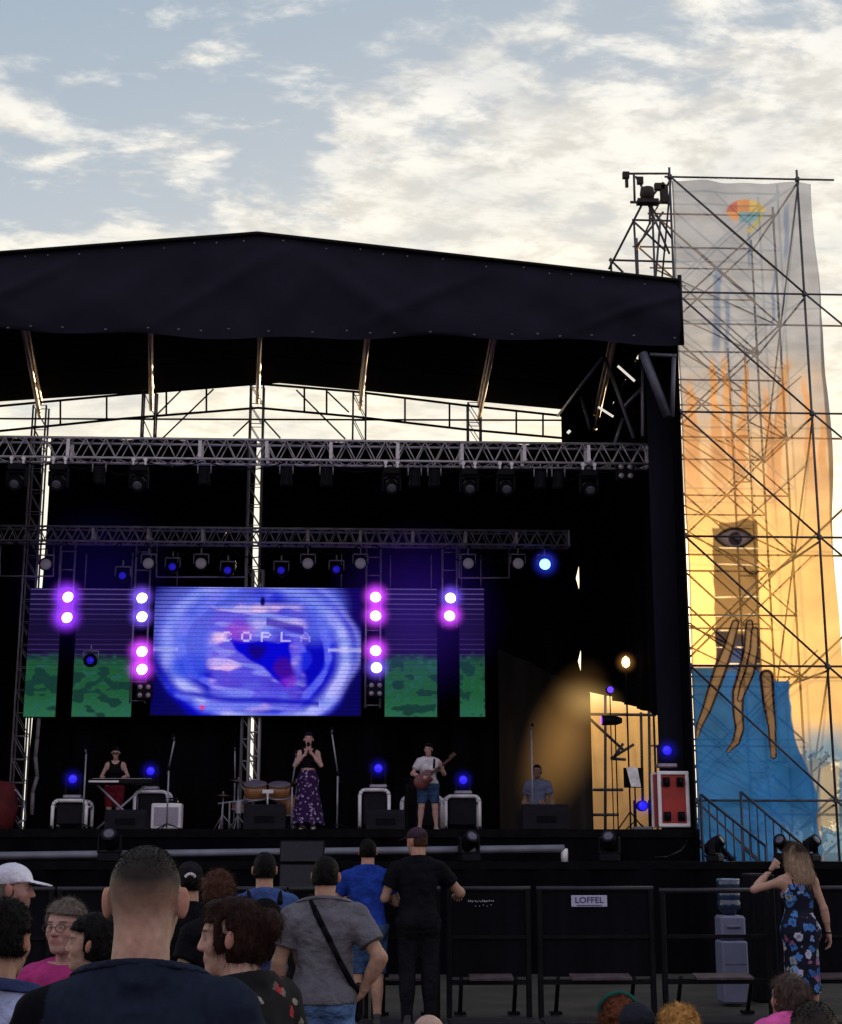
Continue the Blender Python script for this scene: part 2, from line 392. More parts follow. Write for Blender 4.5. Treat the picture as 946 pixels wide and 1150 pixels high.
class Person:
    def __init__(s, label, u, v, Y, yaw=0.0, fem=False, w=1.0, arms=None, head=(0, 0, 0), lean=0.0, side=0.0, crouch=0.0, H=None, X=None, zfloor=0.0,
                 skin=(.42, .26, .19), drop=0.0, brow=(.03, .02, .015), style=None, hairc=None, res=.011, hres=.006, group=None, legs=None, hunch=0.0, headscale=1.0):
        s.fem, s.w, s.lean, s.side, s.dz, s.skin, s.res, s.hres = fem, w, lean, side, -crouch, np.array(skin), res, hres
        top = P(u, v, Y); s.hs = headscale
        H = H or (top[2]-zfloor); s.k = H/(1.75-crouch+.005); s.loc = (top[0] if X is None else X, Y, zfloor)
        sh = .165 if fem else .185
        T = s.T
        s.sh = {-1: T((-sh*w**.5, hunch*.5, 1.38)), 1: T((sh*w**.5, hunch*.5, 1.38))}
        d = {'elbow': (.245*w**.5, -.03, 1.13), 'wrist': (.27*w**.5, .05, .885)}
        s.el, s.wr, s.hd = {}, {}, {}
        for sd, nm in ((-1, 'L'), (1, 'R')):
            a = (arms or {}).get(nm, {}); e = a.get('elbow'); wr = a.get('wrist')
            s.el[sd] = V3(*e) if e else T((sd*d['elbow'][0], d['elbow'][1], d['elbow'][2]))
            s.wr[sd] = V3(*wr) if wr else T((sd*d['wrist'][0], d['wrist'][1], d['wrist'][2]))
            s.hd[sd] = dict(dir=a.get('hand'), n=a.get('palm', (-sd, .1, 0)), curl=a.get('curl', .35))
        hp = .92-crouch
        if crouch: s.kn = {-1: V3(-.15, .40, .50), 1: V3(.15, .40, .50)}; s.an = {-1: V3(-.13, .06, .08), 1: V3(.13, .06, .08)}
        else:
            lg = legs or {}; s.kn = {-1: V3(*lg.get('kL', (-.10, .01, .49))), 1: V3(*lg.get('kR', (.10, .01, .49)))}
            s.an = {-1: V3(*lg.get('aL', (-.105, -.02, .08))), 1: V3(*lg.get('aR', (.105, -.02, .08)))}
        s.hp = {-1: V3(-.09, 0, hp), 1: V3(.09, 0, hp)}
        s.hc = T((0, .0, 1.63))+V3(0, .035+hunch, -drop); s.hM = rotm(*head)
        s.style, s.hairc = style, hairc
        hk = s.hs
        # ---- body (arms, trunk, legs): one surface, then the finer head and hands are added to the same mesh
        jj = np.array(list(s.el.values())+list(s.wr.values())+list(s.kn.values())); xm = np.abs(jj[:, 0]).max()+.12
        F = Field((-xm, -.32+min(0, lean*.3), -.02), (xm, max(.32, jj[:, 1].max()+.12), 1.62-crouch), res)
        for pr, k in s.trunk()+s.legs_()+s.arm(-1)+s.arm(1): F.add(pr, k)
        nb = s.T((0, 0, 1.475))
        zc = nb[2]; F.clip(lambda p: p[..., 2]-zc)
        parts = [F.mesh()]
        M = s.hM*hk; sc = hk
        hlo = s.hc-np.array([.17, .19, .22]); hhi = s.hc+np.array([.17, .19, .16]); hlo[2] = min(hlo[2], zc-.03)
        G = Field(hlo, hhi, hres)
        A, B, C = head_prims(fem)
        L_ = lambda pr: local(pr, s.hM, s.hc)
        for pr, k in A: G.add(L_(pr), k)
        for pr, k in B: G.cut(L_(pr), k)
        for pr, k in C: G.add(L_(pr), k)
        for pr, k in s.neck(): G.add(pr, k)
        G.clip(lambda p: zc-.004-p[..., 2])
        hv, hq = G.mesh(); s.hv, s.hq = hv, hq; parts.append((hv, hq))
        for sd in (-1, 1): parts.append(s.hand(sd))
        V, Q = join(*parts)
        cols = np.tile(s.skin, (len(V), 1))*(1+.08*vnoise(V, 14, 5)[:, None])
        n0 = len(parts[0][0]); q = (hv-s.hc) @ s.hM
        cols[n0:n0+len(hv)] = head_color(q, s.skin, np.array(brow), style, hairc)
        o0 = V*s.k
        me = mesh_np('person', o0, Q, True, cols)
        s.o = link('person', me, SKIN_M); s.o.location = s.loc; s.o.rotation_euler = (0, 0, yaw)
        tag(s.o, label, 'person', group); s.yaw = yaw
    def T(s, p):
        x, y, z = p; h = max(z-.95, 0); return V3(x+s.side*h, y+s.lean*h, z+s.dz-.25*abs(s.lean)*h*abs(s.lean))
    def trunk(s, t=0.0):
        w, T, f = s.w, s.T, s.fem; sh = (.145 if f else .165)*w**.5
        pr = [(ell(T((0, -.005, 1.27)), (.150*w, .112*w, .20)), .05), (rcone(T((-sh, -.005, 1.372)), T((sh, -.005, 1.372)), .058*w**.5, .058*w**.5), .06),
              (ell(T((0, .008, 1.06)), ((.125 if f else .142)*w, .108*w*w**.6, .17)), .06), (ell(T((0, -.01, .93)), ((.175 if f else .162)*w, .122*w, .13)), .06),
              (ell(T((.075, -.06, .90)), (.088*w, .085*w, .09)), .04), (ell(T((-.075, -.06, .90)), (.088*w, .085*w, .09)), .04)]
        for sd in (-1, 1):
            pr.append((rcone(T((sd*sh*.80, -.012, 1.388)), T((sd*.030, -.020, 1.505)), .040, .036), .06))
            if f: pr.append((ell(T((sd*.075*w, .085*w, 1.24)), (.066*w, .062*w, .066*w)), .04))
        pr += s.neck()
        return [(inflate(a, t) if t else a, k) for a, k in pr]
    def neck(s):
        r = (.047 if s.fem else .058)*s.w**.5
        return [(rcone(s.hc+s.hM @ V3(0, -.022, -.05), s.T((0, -.015, 1.45)), r, r*1.12), .03)]
    def legs_(s, t=0.0):
        w = s.w**.7; pr = []
        for sd in (-1, 1):
            pr += [(rcone(s.hp[sd], s.kn[sd], .092*w, .058*w), .04), (rcone(s.kn[sd], s.an[sd], .055*w, .037), .02),
                   (ell(s.kn[sd]*.7+s.an[sd]*.3+V3(0, -.025, 0), (.048*w, .05*w, .12)), .04),
                   (rcone(s.an[sd]+V3(0, -.02, -.045), s.an[sd]+V3(0, .15, -.055), .035, .026), .03)]
        return [(inflate(a, t) if t else a, k) for a, k in pr]
    def arm(s, sd, t=0.0):
        w = s.w**.5; f = .86 if s.fem else 1.0
        pr = [(rcone(s.sh[sd], s.el[sd], .054*w*f, .041*w*f), .05), (rcone(s.el[sd], s.wr[sd], .042*w*f, .027*f), .025),
              (rcone(s.el[sd]*.78+s.wr[sd]*.22, s.el[sd]*.55+s.wr[sd]*.45, .043*w*f, .037*w*f), .03)]
        return [(inflate(a, t) if t else a, k) for a, k in pr]
    def hand(s, sd):
        h = s.hd[sd]; d = V3(*h['dir']) if h['dir'] is not None else s.wr[sd]-s.el[sd]; d /= np.linalg.norm(d)
        n = V3(*h['n']); n -= d*(n @ d); n /= np.linalg.norm(n); x = np.cross(d, n)*sd       # x points to the thumb side
        if x @ V3(0, 1, 0) < -.5 and h['dir'] is None: x = -x
        w0 = s.wr[sd]; M = np.stack([x, d, n], 1); c = h['curl']; r = .0085 if not s.fem else .0075
        G = Field(w0-.22, w0+.22, max(.004, s.hres*.75))
        G.add(rcone(w0-d*.03, w0+d*.01, .026, .026), .02); G.add(ell(w0+d*.05, (.040, .052, .017), M), .02)
        for i, ln in enumerate((.074, .084, .079, .062)):
            b = w0+d*.088+x*(.027-.018*i); t1 = c*1.3+.08*i; t2 = t1+c*1.6
            m1 = b+(d*math.cos(t1)+n*math.sin(t1))*ln*.5+x*.003*(1.5-i); e = m1+(d*math.cos(t2)+n*math.sin(t2))*ln*.5
            G.add(rcone(b-d*.015, m1, r*1.15, r), .006); G.add(rcone(m1, e, r, r*.8), .003)
        b = w0+d*.025+x*.028; m1 = b+x*.022+d*.03+n*.012; e = m1+d*.03+x*.004+n*(.012+.02*c)
        G.add(rcone(b, m1, .013, .0105), .012); G.add(rcone(m1, e, .0105, .008), .003)
        return G.mesh()
    def part(s, name, V, Q, m, cols=None, label=None):
        me = mesh_np(name, V*s.k, Q, True, cols); o = link(name, me, m, s.o)
        if label: o['label'] = label
        return o
    def wrink(s, amp, seed):
        def f(p):
            q = p.copy(); q[..., 2] *= .8; a = vnoise(q, 9, seed); b = vnoise(q+a[..., None]*.05, 21, seed+1); return amp*(a*.6+b*.5)+amp*.7*np.abs(vnoise(q*np.array([1, 1, 1.8]), 13, seed+2))
        return f
    def shirt(s, m, name='t_shirt', sleeve=.62, hem=.86, t=.018, neck=.0, amp=.007, loose=.0, strap=False, seed=1, cols=None, res=None):
        res = res or s.res
        jj = np.array(list(s.el.values())+(list(s.wr.values()) if sleeve > 1 else [])); xm = max(.42, np.abs(jj[:, 0]).max()+.12)
        F = Field((-xm, -.36, hem-.05+s.dz), (xm, max(.34, jj[:, 1].max()+.12), 1.60+s.dz), res)
        for pr, k in s.trunk(t): F.add(pr, k)
        if loose:
            F.add(inflate(ell(s.T((0, .005, 1.0)), (.165*s.w, .125*s.w, .17)), loose), .06)
        zh = hem+s.dz
        F.clip(lambda p: zh-p[..., 2])
        if sleeve > 0:
            for sd in (-1, 1):
                a, b = s.sh[sd], s.el[sd]; d = (b-a)/np.linalg.norm(b-a)
                if sleeve > 1:
                    wdir = s.wr[sd]-b; e2 = b+wdir*min(sleeve-1, 1); F.add(inflate(rcone(a, b, .052*s.w**.5, .043*s.w**.5), t+.003), .03); F.add(inflate(rcone(b, e2, .043, .036), t+.004), .02)
                else:
                    e = a+(b-a)*sleeve; rc, lo, hi = inflate(rcone(a, b, .056*s.w**.5, .052*s.w**.5), t+.004)
                    F.add((lambda p, rc=rc, e=e, d=d: np.maximum(rc(p), (p-e) @ d), lo, hi), .025)
        if amp: F.warp(s.wrink(amp, seed))
        nc = s.T((0, -.012, 1.505)); nk = s.hc+s.hM @ V3(0, -.02, -.07)
        dn = (neck-.085)*.6 if neck else 0; cz = s.T((0, -.015, 1.492))-V3(0, 0, dn)
        if not strap: F.clip(lambda p: p[..., 2]-cz[2]+.30*(p[..., 1]-cz[1]))
        if strap:
            for sd in (-1, 1): F.cut(ell(s.sh[sd]+V3(sd*.03, 0, -.02), (.085, .2, .12)), .01)
            F.cut(ell(s.T((0, .06, 1.50)), (.09, .2, .11)), .01)
        V, Q = F.mesh(); c = None if cols is None else cols(V)
        return s.part(name, V, Q, m, c)
    def collar(s, m, t=.026, h=.022, dn=0.0):
        c = s.T((0, -.015, 1.492))-V3(0, 0, dn); F = Field(c-V3(.2, .2, .14), c+V3(.2, .2, .1), .006)
        for pr, k in s.trunk(t): F.add(pr, k)
        pl = lambda p: p[..., 2]-c[2]+.30*(p[..., 1]-c[1]); F.clip(lambda p: np.maximum(pl(p)-.003, -h-pl(p))); V, Q = F.mesh(); return s.part('collar', V, Q, m)
    def trousers(s, m, name='trousers', cutz=.06, t=.014, waist=.955, amp=.006, seed=4, loose=1.0):
        F = Field((-.36, -.3, -.02), (.36, .65 if s.dz else .3, 1.1+s.dz), max(s.res, .011))
        for pr, k in s.legs_(t*loose): F.add(pr, k)
        for pr, k in s.trunk(t*.7)[2:6]: F.add(pr, k)
        w0, dz = waist, s.dz
        F.clip(lambda p: np.maximum(p[..., 2]-w0-dz, cutz-p[..., 2]))
        F.warp(s.wrink(amp, seed)); V, Q = F.mesh(); return s.part(name, V, Q, m)
    def shoes(s, m):
        mb = None
        for sd in (-1, 1):
            a = s.an[sd]; F = Field(a-V3(.1, .12, .09), a+V3(.1, .26, .1), .01)
            F.add(rcone(a+V3(0, -.025, -.04), a+V3(0, .16, -.048), .045, .036), .02); F.add(rcone(a+V3(0, -.01, -.03), a+V3(0, -.01, .03), .044, .042), .02)
            F.clip(lambda p: .004-p[..., 2]); V, Q = F.mesh(); s.part('shoe', V, Q, m)
    def hair(s, m, style=None, nst=0, length=.03, r=.0011, droop=.2, curl=.35, extra=None, seed=3, spread=.35, dt=0.0, colf=None):
        h = HAIR[style or s.style]; t = h['t']+dt; res = s.hres
        lo = s.hc-.27; hi = s.hc+.22
        if (style or s.style) == 'long' or extra: lo = s.hc-np.array([.30, .30, .45])
        G = Field(lo, hi, res); L_ = lambda pr: local(pr, s.hM, s.hc)
        G.add(L_(ell((0, -.014, .03), (.0755*h['side']+t+.004, .095+t, .086+t))), .01)
        if h['nape'] < 0: G.add(L_(ell((0, -.03, -.03), (.068+t, .072+t, .07+t*.6))), .03)
        M, c0 = s.hM, s.hc
        def cl(p):
            q = (p-c0) @ M; x, y, z = q[..., 0], q[..., 1], q[..., 2]
            face = np.minimum(y-h['fy']+.3*np.abs(x)-.5*(z-.06).clip(0, 1), h['hl']-z+.012*vnoise(q, 25, 8))
            lowside = np.minimum(y-.012, -.03-z)      # below the temples, in front of the ears
            nape = h['nape']-z
            return np.maximum(np.maximum(face, lowside), nape)
        if h['amp']: G.warp(lambda p: -h['amp']*(vnoise(p, h['sc'], seed)+.6*vnoise(p, h['sc']*2.3, seed+1)))
        G.clip(cl)
        if (style or s.style) not in ('curly',):
            for sd in (-1, 1): G.cut(L_(ell((sd*.085, -.003, -.004), (.016, .02, .034))), .004)
        if extra:
            for pr, k in extra: G.add(L_(pr), k)
            G.warp(lambda p: -h['amp']*.7*(vnoise(p, h['sc']*1.4, seed+5)))
        V, Q = G.mesh(); ms = [(V, Q)]
        if nst:
            N = vnormals(V, Q); ms.append(strands(V, N, nst, length, r, droop, curl, seed, spread))
        V, Q = join(*ms); return s.part('hair', V, Q, m, None if colf is None else colf((V-s.hc) @ s.hM))
    def stubble(s, m, n, length=.008, r=.0006, seed=2):
        """clipped hair: short hairs rooted in the scalp, thinning out towards the shaved sides"""
        V, Q = s.hv, s.hq; N_ = vnormals(V, Q); q = (V-s.hc) @ s.hM; g = np.random.RandomState(seed)
        w = np.clip((q[:, 2]-.018+.20*np.clip(q[:, 1], -.1, .1)+.012*vnoise(q, 30, 4))/.045, 0, 1)**2*(q[:, 1] < .066-.3*np.clip(.09-q[:, 2], 0, .05))*(q[:, 2] > .01)*(np.abs(q[:, 0]) < .081)
        k = g.choice(len(V), n, p=w/w.sum()); j = g.normal(size=(n, 3))*.0022
        sv = strands(V[k]+j-N_[k]*.001, N_[k], n, length, r, .05, .10, seed, .25); return s.part('hair', sv[0], sv[1], m)
    def cap(s, m, name='cap', brim=True, dirn=1, mb=None):
        G = Field(s.hc-.26, s.hc+.26, s.hres); L_ = lambda pr: local(pr, s.hM, s.hc)
        G.add(L_(ell((0, -.01, .042), (.086, .106, .088))), .01); M, c0 = s.hM, s.hc
        G.clip(lambda p: .028-((p-c0) @ M)[..., 2]+.12*((p-c0) @ M)[..., 1]*dirn)
        if brim: G.add(L_(ell((0, dirn*.125, .034), (.072, .075, .0075), rotm(0, -.18*dirn, 0))), .008)
        V, Q = G.mesh(); o = s.part(name, V, Q, m)
        b = MB(); b.lathe([(.0, .132), (.007, .131), (.008, .127)], n=10); A = np.array(b.v)
        V2 = (A @ s.hM.T+s.hc)*s.k; me = bpy.data.meshes.new('button'); me.from_pydata(V2.tolist(), [], b.f); link('button', me, m, o)
        return o
    def tubes(s, name, paths, r, m, head=True):
        b = MB()
        for pth in paths: b.path([s.hc+s.hM @ np.asarray(p) if head else np.asarray(p) for p in pth], r, 6)
        me = bpy.data.meshes.new(name); me.from_pydata([tuple(np.array(v)*s.k) for v in b.v], [], b.f); return link(name, me, m, s.o)
    def glasses(s, m):
        ps = []
        for sd in (-1, 1):
            ps.append([(sd*.033+.024*math.cos(a), .106, -.002+.018*math.sin(a)) for a in np.linspace(0, 2*math.pi, 15)])
            ps.append([(sd*.057, .105, .004), (sd*.078, .06, .006), (sd*.084, .0, .006)])
        ps.append([(-.010, .107, .002), (.010, .107, .002)]); return s.tubes('glasses', ps, .0017, m)
    def W(s, p):
        """person frame -> world"""
        p = np.asarray(p)*s.k; c, n = math.cos(s.yaw), math.sin(s.yaw); return V3(s.loc[0]+c*p[0]-n*p[1], s.loc[1]+n*p[0]+c*p[1], s.loc[2]+p[2])
# ---------------------------------------------------------------- daylight: low sun behind the stage
SUN_AZ, SUN_EL = R(13.0), R(8.7)
SD = Vector((math.sin(SUN_AZ)*math.cos(SUN_EL), math.cos(SUN_AZ)*math.cos(SUN_EL), math.sin(SUN_EL)))
sl = bpy.data.lights.new('sun', 'SUN'); sl.energy = 3.0; sl.angle = R(.5); sl.color = (1.0, .72, .42)
so = bpy.data.objects.new('sun', sl); COL.objects.link(so); so.rotation_euler = SD.to_track_quat('Z', 'Y').to_euler(); so.location = (8, 60, 20)
world = bpy.data.worlds.new('World'); scene.world = world; world.use_nodes = True
t = world.node_tree; N, L = t.nodes, t.links; bg = N['Background']
def vm(op, a, b=None):
    n = N.new('ShaderNodeVectorMath'); n.operation = op
    for i, x in enumerate((a, b)):
        if x is None: continue
        if isinstance(x, (tuple, Vector)): n.inputs[i].default_value = tuple(x)
        else: L.new(x, n.inputs[i])
    return n.outputs['Value'] if op in ('DOT_PRODUCT', 'LENGTH') else n.outputs[0]
def mth(op, a, b=None, c=None):
    n = N.new('ShaderNodeMath'); n.operation = op
    for i, x in enumerate((a, b, c)):
        if x is None: continue
        if isinstance(x, (int, float)): n.inputs[i].default_value = x
        else: L.new(x, n.inputs[i])
    return n.outputs[0]
def rng_(x, a, b, c=0.0, d=1.0, smooth=True):
    n = N.new('ShaderNodeMapRange'); n.interpolation_type = 'SMOOTHSTEP' if smooth else 'LINEAR'
    for i, q in enumerate((a, b, c, d)): n.inputs[i+1].default_value = q
    L.new(x, n.inputs[0]); return n.outputs[0]
def mixc(f, a, b):
    n = N.new('ShaderNodeMix'); n.data_type = 'RGBA'
    if isinstance(f, float): n.inputs[0].default_value = f
    else: L.new(f, n.inputs[0])
    for i, x in ((6, a), (7, b)):
        if isinstance(x, tuple): n.inputs[i].default_value = (*x, 1)
        else: L.new(x, n.inputs[i])
    return n.outputs[2]
tc = N.new('ShaderNodeTexCoord'); D = vm('NORMALIZE', tc.outputs['Generated'])
sx = N.new('ShaderNodeSeparateXYZ'); L.new(D, sx.inputs[0]); DX, DY, DZ = sx.outputs
sky = N.new('ShaderNodeTexSky'); sky.sky_type = 'NISHITA'; sky.sun_disc = False; sky.sun_elevation = SUN_EL; sky.sun_rotation = SUN_AZ; sky.air_density = 1.2; sky.dust_density = 2.0
L.new(D, sky.inputs[0])
nish = vm('SCALE', sky.outputs[0]); nish.node.inputs['Scale'].default_value = SKY_K = .10
# cloud layer: the direction laid on a flat ceiling, stretched into streaks that climb to the right
inv = mth('DIVIDE', 1.0, mth('ADD', mth('MAXIMUM', DZ, 0.0), .10))
pl = vm('SCALE', D); L.new(inv, pl.node.inputs['Scale'])
mp = N.new('ShaderNodeMapping'); mp.inputs['Rotation'].default_value = (0, 0, R(-38)); mp.inputs['Scale'].default_value = (.95, 1.35, 1); mp.inputs['Location'].default_value = (3.1, 1.7, .4)
L.new(pl, mp.inputs[0])
def noise(vec, sc, det=10, ro=.55, dist=0.0):
    n = N.new('ShaderNodeTexNoise'); n.inputs['Scale'].default_value = sc; n.inputs['Detail'].default_value = det; n.inputs['Roughness'].default_value = ro; n.inputs['Distortion'].default_value = dist
    L.new(vec, n.inputs['Vector']); return n.outputs['Fac']
big = noise(mp.outputs[0], 1.5, 3, .5, .2); fine = noise(mp.outputs[0], 5.2, 8, .60, .3); tiny = noise(mp.outputs[0], 13.0, 6, .62, .15)
cov = mth('ADD', mth('MULTIPLY', big, .34), mth('ADD', mth('MULTIPLY', fine, .78), mth('MULTIPLY', tiny, .32)))
el = mth('ARCSINE', DZ)
e2 = mth('SUBTRACT', el, mth('MULTIPLY', mth('DIVIDE', DX, mth('MAXIMUM', DY, .15)), .24)); bank = rng_(e2, R(28.5), R(22), 0.0, .22)           # the thick cloud bank low over the roof
cov = mth('ADD', cov, bank)
mask = rng_(cov, .728, .885)
sunc = vm('DOT_PRODUCT', D, tuple(SD))
warm = rng_(el, R(30), R(14))
ccol = mixc(warm, (.93, .90, .83), (1.12, 1.02, .82))
shade = rng_(tiny, .36, .62, .80, 1.08); ccol = vm('SCALE', ccol); L.new(shade, ccol.node.inputs['Scale'])
ccol = mixc(rng_(noise(mp.outputs[0], 2.6, 4, .5, .4), .56, .36, 0.0, .42), ccol, (.56, .60, .64))
blue = mixc(rng_(el, R(8), R(36)), (.74, .77, .79), (.42, .53, .655))
base = mixc(.25, blue, nish)
skyc = mixc(mask, base, ccol)
low = rng_(el, R(19), R(8)); skyc = mixc(low, skyc, (1.22, 1.15, .95))          # bright, hazy horizon
glow = mth('POWER', mth('MAXIMUM', sunc, 0.0), 170.0); g2 = mth('POWER', mth('MAXIMUM', sunc, 0.0), 700.0)
gv = vm('SCALE', (1.0, .50, .10)); gv.node.inputs[0].default_value = (1.3, .70, .16); L.new(glow, gv.node.inputs['Scale'])
gv2 = vm('SCALE', (1, 1, 1)); gv2.node.inputs[0].default_value = (3.0, 2.0, .8); L.new(g2, gv2.node.inputs['Scale'])
skyc = vm('ADD', vm('ADD', skyc, gv), gv2)
backd = rng_(DY, -.5, .55)                            # away from the sun the sky is a darker violet blue
dark = mixc(rng_(el, R(0), R(60)), (.84, .71, .76), (.60, .63, .80))
final = mixc(backd, dark, skyc)
gr = rng_(el, R(-3), R(0)); final = mixc(gr, (.03, .028, .028), final)
L.new(final, bg.inputs[0]); bg.inputs[1].default_value = 1.0
# ---------------------------------------------------------------- ground
def ground_mat():
    m, t_, N_, L_, b = nt('trodden_ground')
    tc_ = N_.new('ShaderNodeTexCoord'); n = N_.new('ShaderNodeTexNoise'); n.inputs['Scale'].default_value = 1.2; n.inputs['Detail'].default_value = 12; L_.new(tc_.outputs['Object'], n.inputs[0])
    cr = N_.new('ShaderNodeValToRGB'); cr.color_ramp.elements[0].position = .35; cr.color_ramp.elements[0].color = (.014, .015, .009, 1); cr.color_ramp.elements[1].position = .68; cr.color_ramp.elements[1].color = (.045, .038, .029, 1)
    L_.new(n.outputs[0], cr.inputs[0]); L_.new(cr.outputs[0], b.inputs['Base Color']); b.inputs['Roughness'].default_value = .95
    n2 = N_.new('ShaderNodeTexNoise'); n2.inputs['Scale'].default_value = 30; n2.inputs['Detail'].default_value = 8; L_.new(tc_.outputs['Object'], n2.inputs[0])
    bp = N_.new('ShaderNodeBump'); bp.inputs['Strength'].default_value = .8; bp.inputs['Distance'].default_value = .03; L_.new(n2.outputs[0], bp.inputs['Height']); L_.new(bp.outputs[0], b.inputs['Normal']); return m
g = MB(); g.add([(-900, -900, 0), (900, -900, 0), (900, 1500, 0), (-900, 1500, 0)], [(0, 1, 2, 3)]); go = g.build('ground', ground_mat()); tag(go, kind='structure')
# ---------------------------------------------------------------- shared materials
BLK = mat('black_steel', (.007, .007, .009), .5, .2, var=.3, bump=.1, spec=.08)
BLKP = mat('black_plastic', (.008, .008, .011), .5, bump=.15, bscale=120, spec=.08)
DRAPE = mat('black_drape', (.0035, .0034, .005), .95, var=.5, scale=2.5, bump=.3, bscale=9, spec=.02, aniso=(1, 1, .12))
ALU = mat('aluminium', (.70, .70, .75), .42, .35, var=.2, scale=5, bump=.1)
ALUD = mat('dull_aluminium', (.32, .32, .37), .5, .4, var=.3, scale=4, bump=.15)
GALV = mat('scaffold_steel', (.085, .085, .095), .55, .35, var=.4, scale=5, bump=.2)
WHITEM = mat('white_paint', (.80, .80, .82), .5, var=.12, scale=6, bump=.1)
VALM = mat('roof_fabric', (.0125, .0128, .0235), .75, var=.22, scale=1.3, bump=.9, bscale=1.1, spec=.10)
CANM = mat('canopy_fabric', (.006, .0058, .008), .85, var=.4, scale=1.5, bump=.5, bscale=2.0, spec=.1)
DECKM = mat('deck', (.004, .004, .005), .6, var=.4, bump=.2, spec=.04)
GRILL = mat('grill', (.008, .008, .011), .6, .0, var=.3, scale=60, bump=.8, bscale=260, spec=.05)
# ---------------------------------------------------------------- stage frame positions
YF, YB = 22.0, 29.0; FZ = 1.97; APZ = 1.505
XR = P(763, 350, YF)[0]; XC = P(290, 265, YF)[0]; XL = 2*XC-XR
ZR = P(290, 265, YF)[2]; ZE = P(763, 318, YF)[2]; ZV = P(520, 381, YF)[2]; ZRB = P(290, 431, YB)[2]; ZEB = P(640, 465, YB)[2]
# stage
st = thing('stage', 'wide black concert stage with a plain black front and apron', 'stage', (XC, 22.5, 0))
MB().box((XC, 26.15, FZ-.06), (XR-XL+.1, 7.7, .12)).build('deck', DECKM, st)
MB().box((XC, 22.36, (FZ-.12)/2), (XR-XL+.1, .05, FZ-.12)).build('skirt', DRAPE, st)
MB().box((XC+3.5, 21.75, APZ-.05), (XR-XL+9, 1.45, .1)).build('apron', DECKM, st)
b = MB(); xs = np.linspace(XC+3.5-(XR-XL+9)/2, XC+3.5+(XR-XL+9)/2, 160)
b.add([(x, 21.05+.03*math.sin(i*1.9)+.02*math.sin(i*.7), z) for i, x in enumerate(xs) for z in (0, APZ-.1)], [(2*i, 2*i+2, 2*i+3, 2*i+1) for i in range(159)], True); b.build('apron_skirt', DRAPE, st)
# ---------------------------------------------------------------- roof
rf = thing('stage_roof', 'black gabled fabric roof over the stage with deep front valance', 'roof', (XC, 25, ZE))
def gable(x, y):
    k = (y-YF)/(YB-YF); zr, ze = ZR+(ZRB-ZR)*k, ZE+(ZEB-ZE)*k; a = abs(x-XC)/(XR-XC); return zr+(ze-zr)*a
nx, nz = 120, 24; V, Q = [], []
for i in range(nx+1):
    x = XL+(XR-XL)*i/nx
    for j in range(nz+1):
        tz = j/nz; top = gable(x, YF); z = ZV+(top-ZV)*tz; w = (1-abs(2*tz-1)**2)
        fold = .07*max(0, math.sin(x*1.05+tz*3.4+.6*math.sin(x)))**10*w + .05*max(0, math.sin(x*1.9-tz*5.0+2))**14*w + .035*math.sin(x*1.3+tz*4.0)*w + .03*max(0, math.sin(x*2.1-3.2*tz+math.sin(x*.6)*2))**6*w + .02*math.sin(x*5+tz*9)*w*.5
        V.append((x, YF-fold-.05*w, z+(.035*math.sin(x*.9)-.03*math.cos(x*2.7) if j == 0 else 0)))
for i in range(nx):
    for j in range(nz): a = i*(nz+1)+j; Q.append((a, a+nz+1, a+nz+2, a+1))
V = np.array(V)-np.array(rf.location)
link('valance', mesh_np('valance', V, Q, True), VALM, rf)
b = MB(); ys = np.linspace(YF, YB, 9); xs = [XL, XL*.6+XC*.4, (XL+XC)/2, XL*.25+XC*.75, XC, XC*.75+XR*.25, (XR+XC)/2, XR*.6+XC*.4, XR]
vs = [(x, y, gable(x, y)+.02-.05*math.sin((y-YF)*1.8)**2*(0 < j < 8)) for x in xs for j, y in enumerate(ys)]
b.add(vs, [(i*9+j, (i+1)*9+j, (i+1)*9+j+1, i*9+j+1) for i in range(8) for j in range(8)], True); b.build('canopy', CANM, rf)
b = MB()
for s0, s1 in ((XL, XC), (XC, XR)):
    b.tube((s0, YF-.06, gable(s0, YF)+.02), (s1, YF-.06, gable(s1, YF)+.02), .035, 8)
b.tube((XR+.02, YF-.03, ZV-.05), (XR+.02, YF-.03, ZE+.12), .035, 8); b.tube((XL-.02, YF-.03, ZV-.05), (XL-.02, YF-.03, ZE+.12), .035, 8)
b.build('edge_tube', BLK, rf)
b = MB()                                                    # row of eyelets where the valance is laced
for i in range(26):
    x = XL+(XR-XL)*(i+.5+.3*math.sin(i*5.1))/26; b.box((x, YF-.075, ZV+.07+.02*math.sin(i*2.2)), (.035, .012, .015)); b.box((x+.2, YF-.10, gable(x+.2, YF)-.10-.03*math.sin(i*3.7)), (.022, .012, .016))
b.build('eyelet', mat('eyelet', (.16, .16, .18), .5), rf)
def lattice(b, p, q, up, h, n, r=.016, rc=.025, box=None):
    """flat ladder truss from p to q, second chord offset by up*h"""
    p, q, up = map(np.asarray, (p, q, up)); o = up*h
    b.tube(p, q, rc); b.tube(p+o, q+o, rc)
    for i in range(n):
        a = p+(q-p)*i/n; c = p+(q-p)*(i+1)/n; m = (a+c)/2
        b.tube(a, m+o, r, 6); b.tube(m+o, c, r, 6)
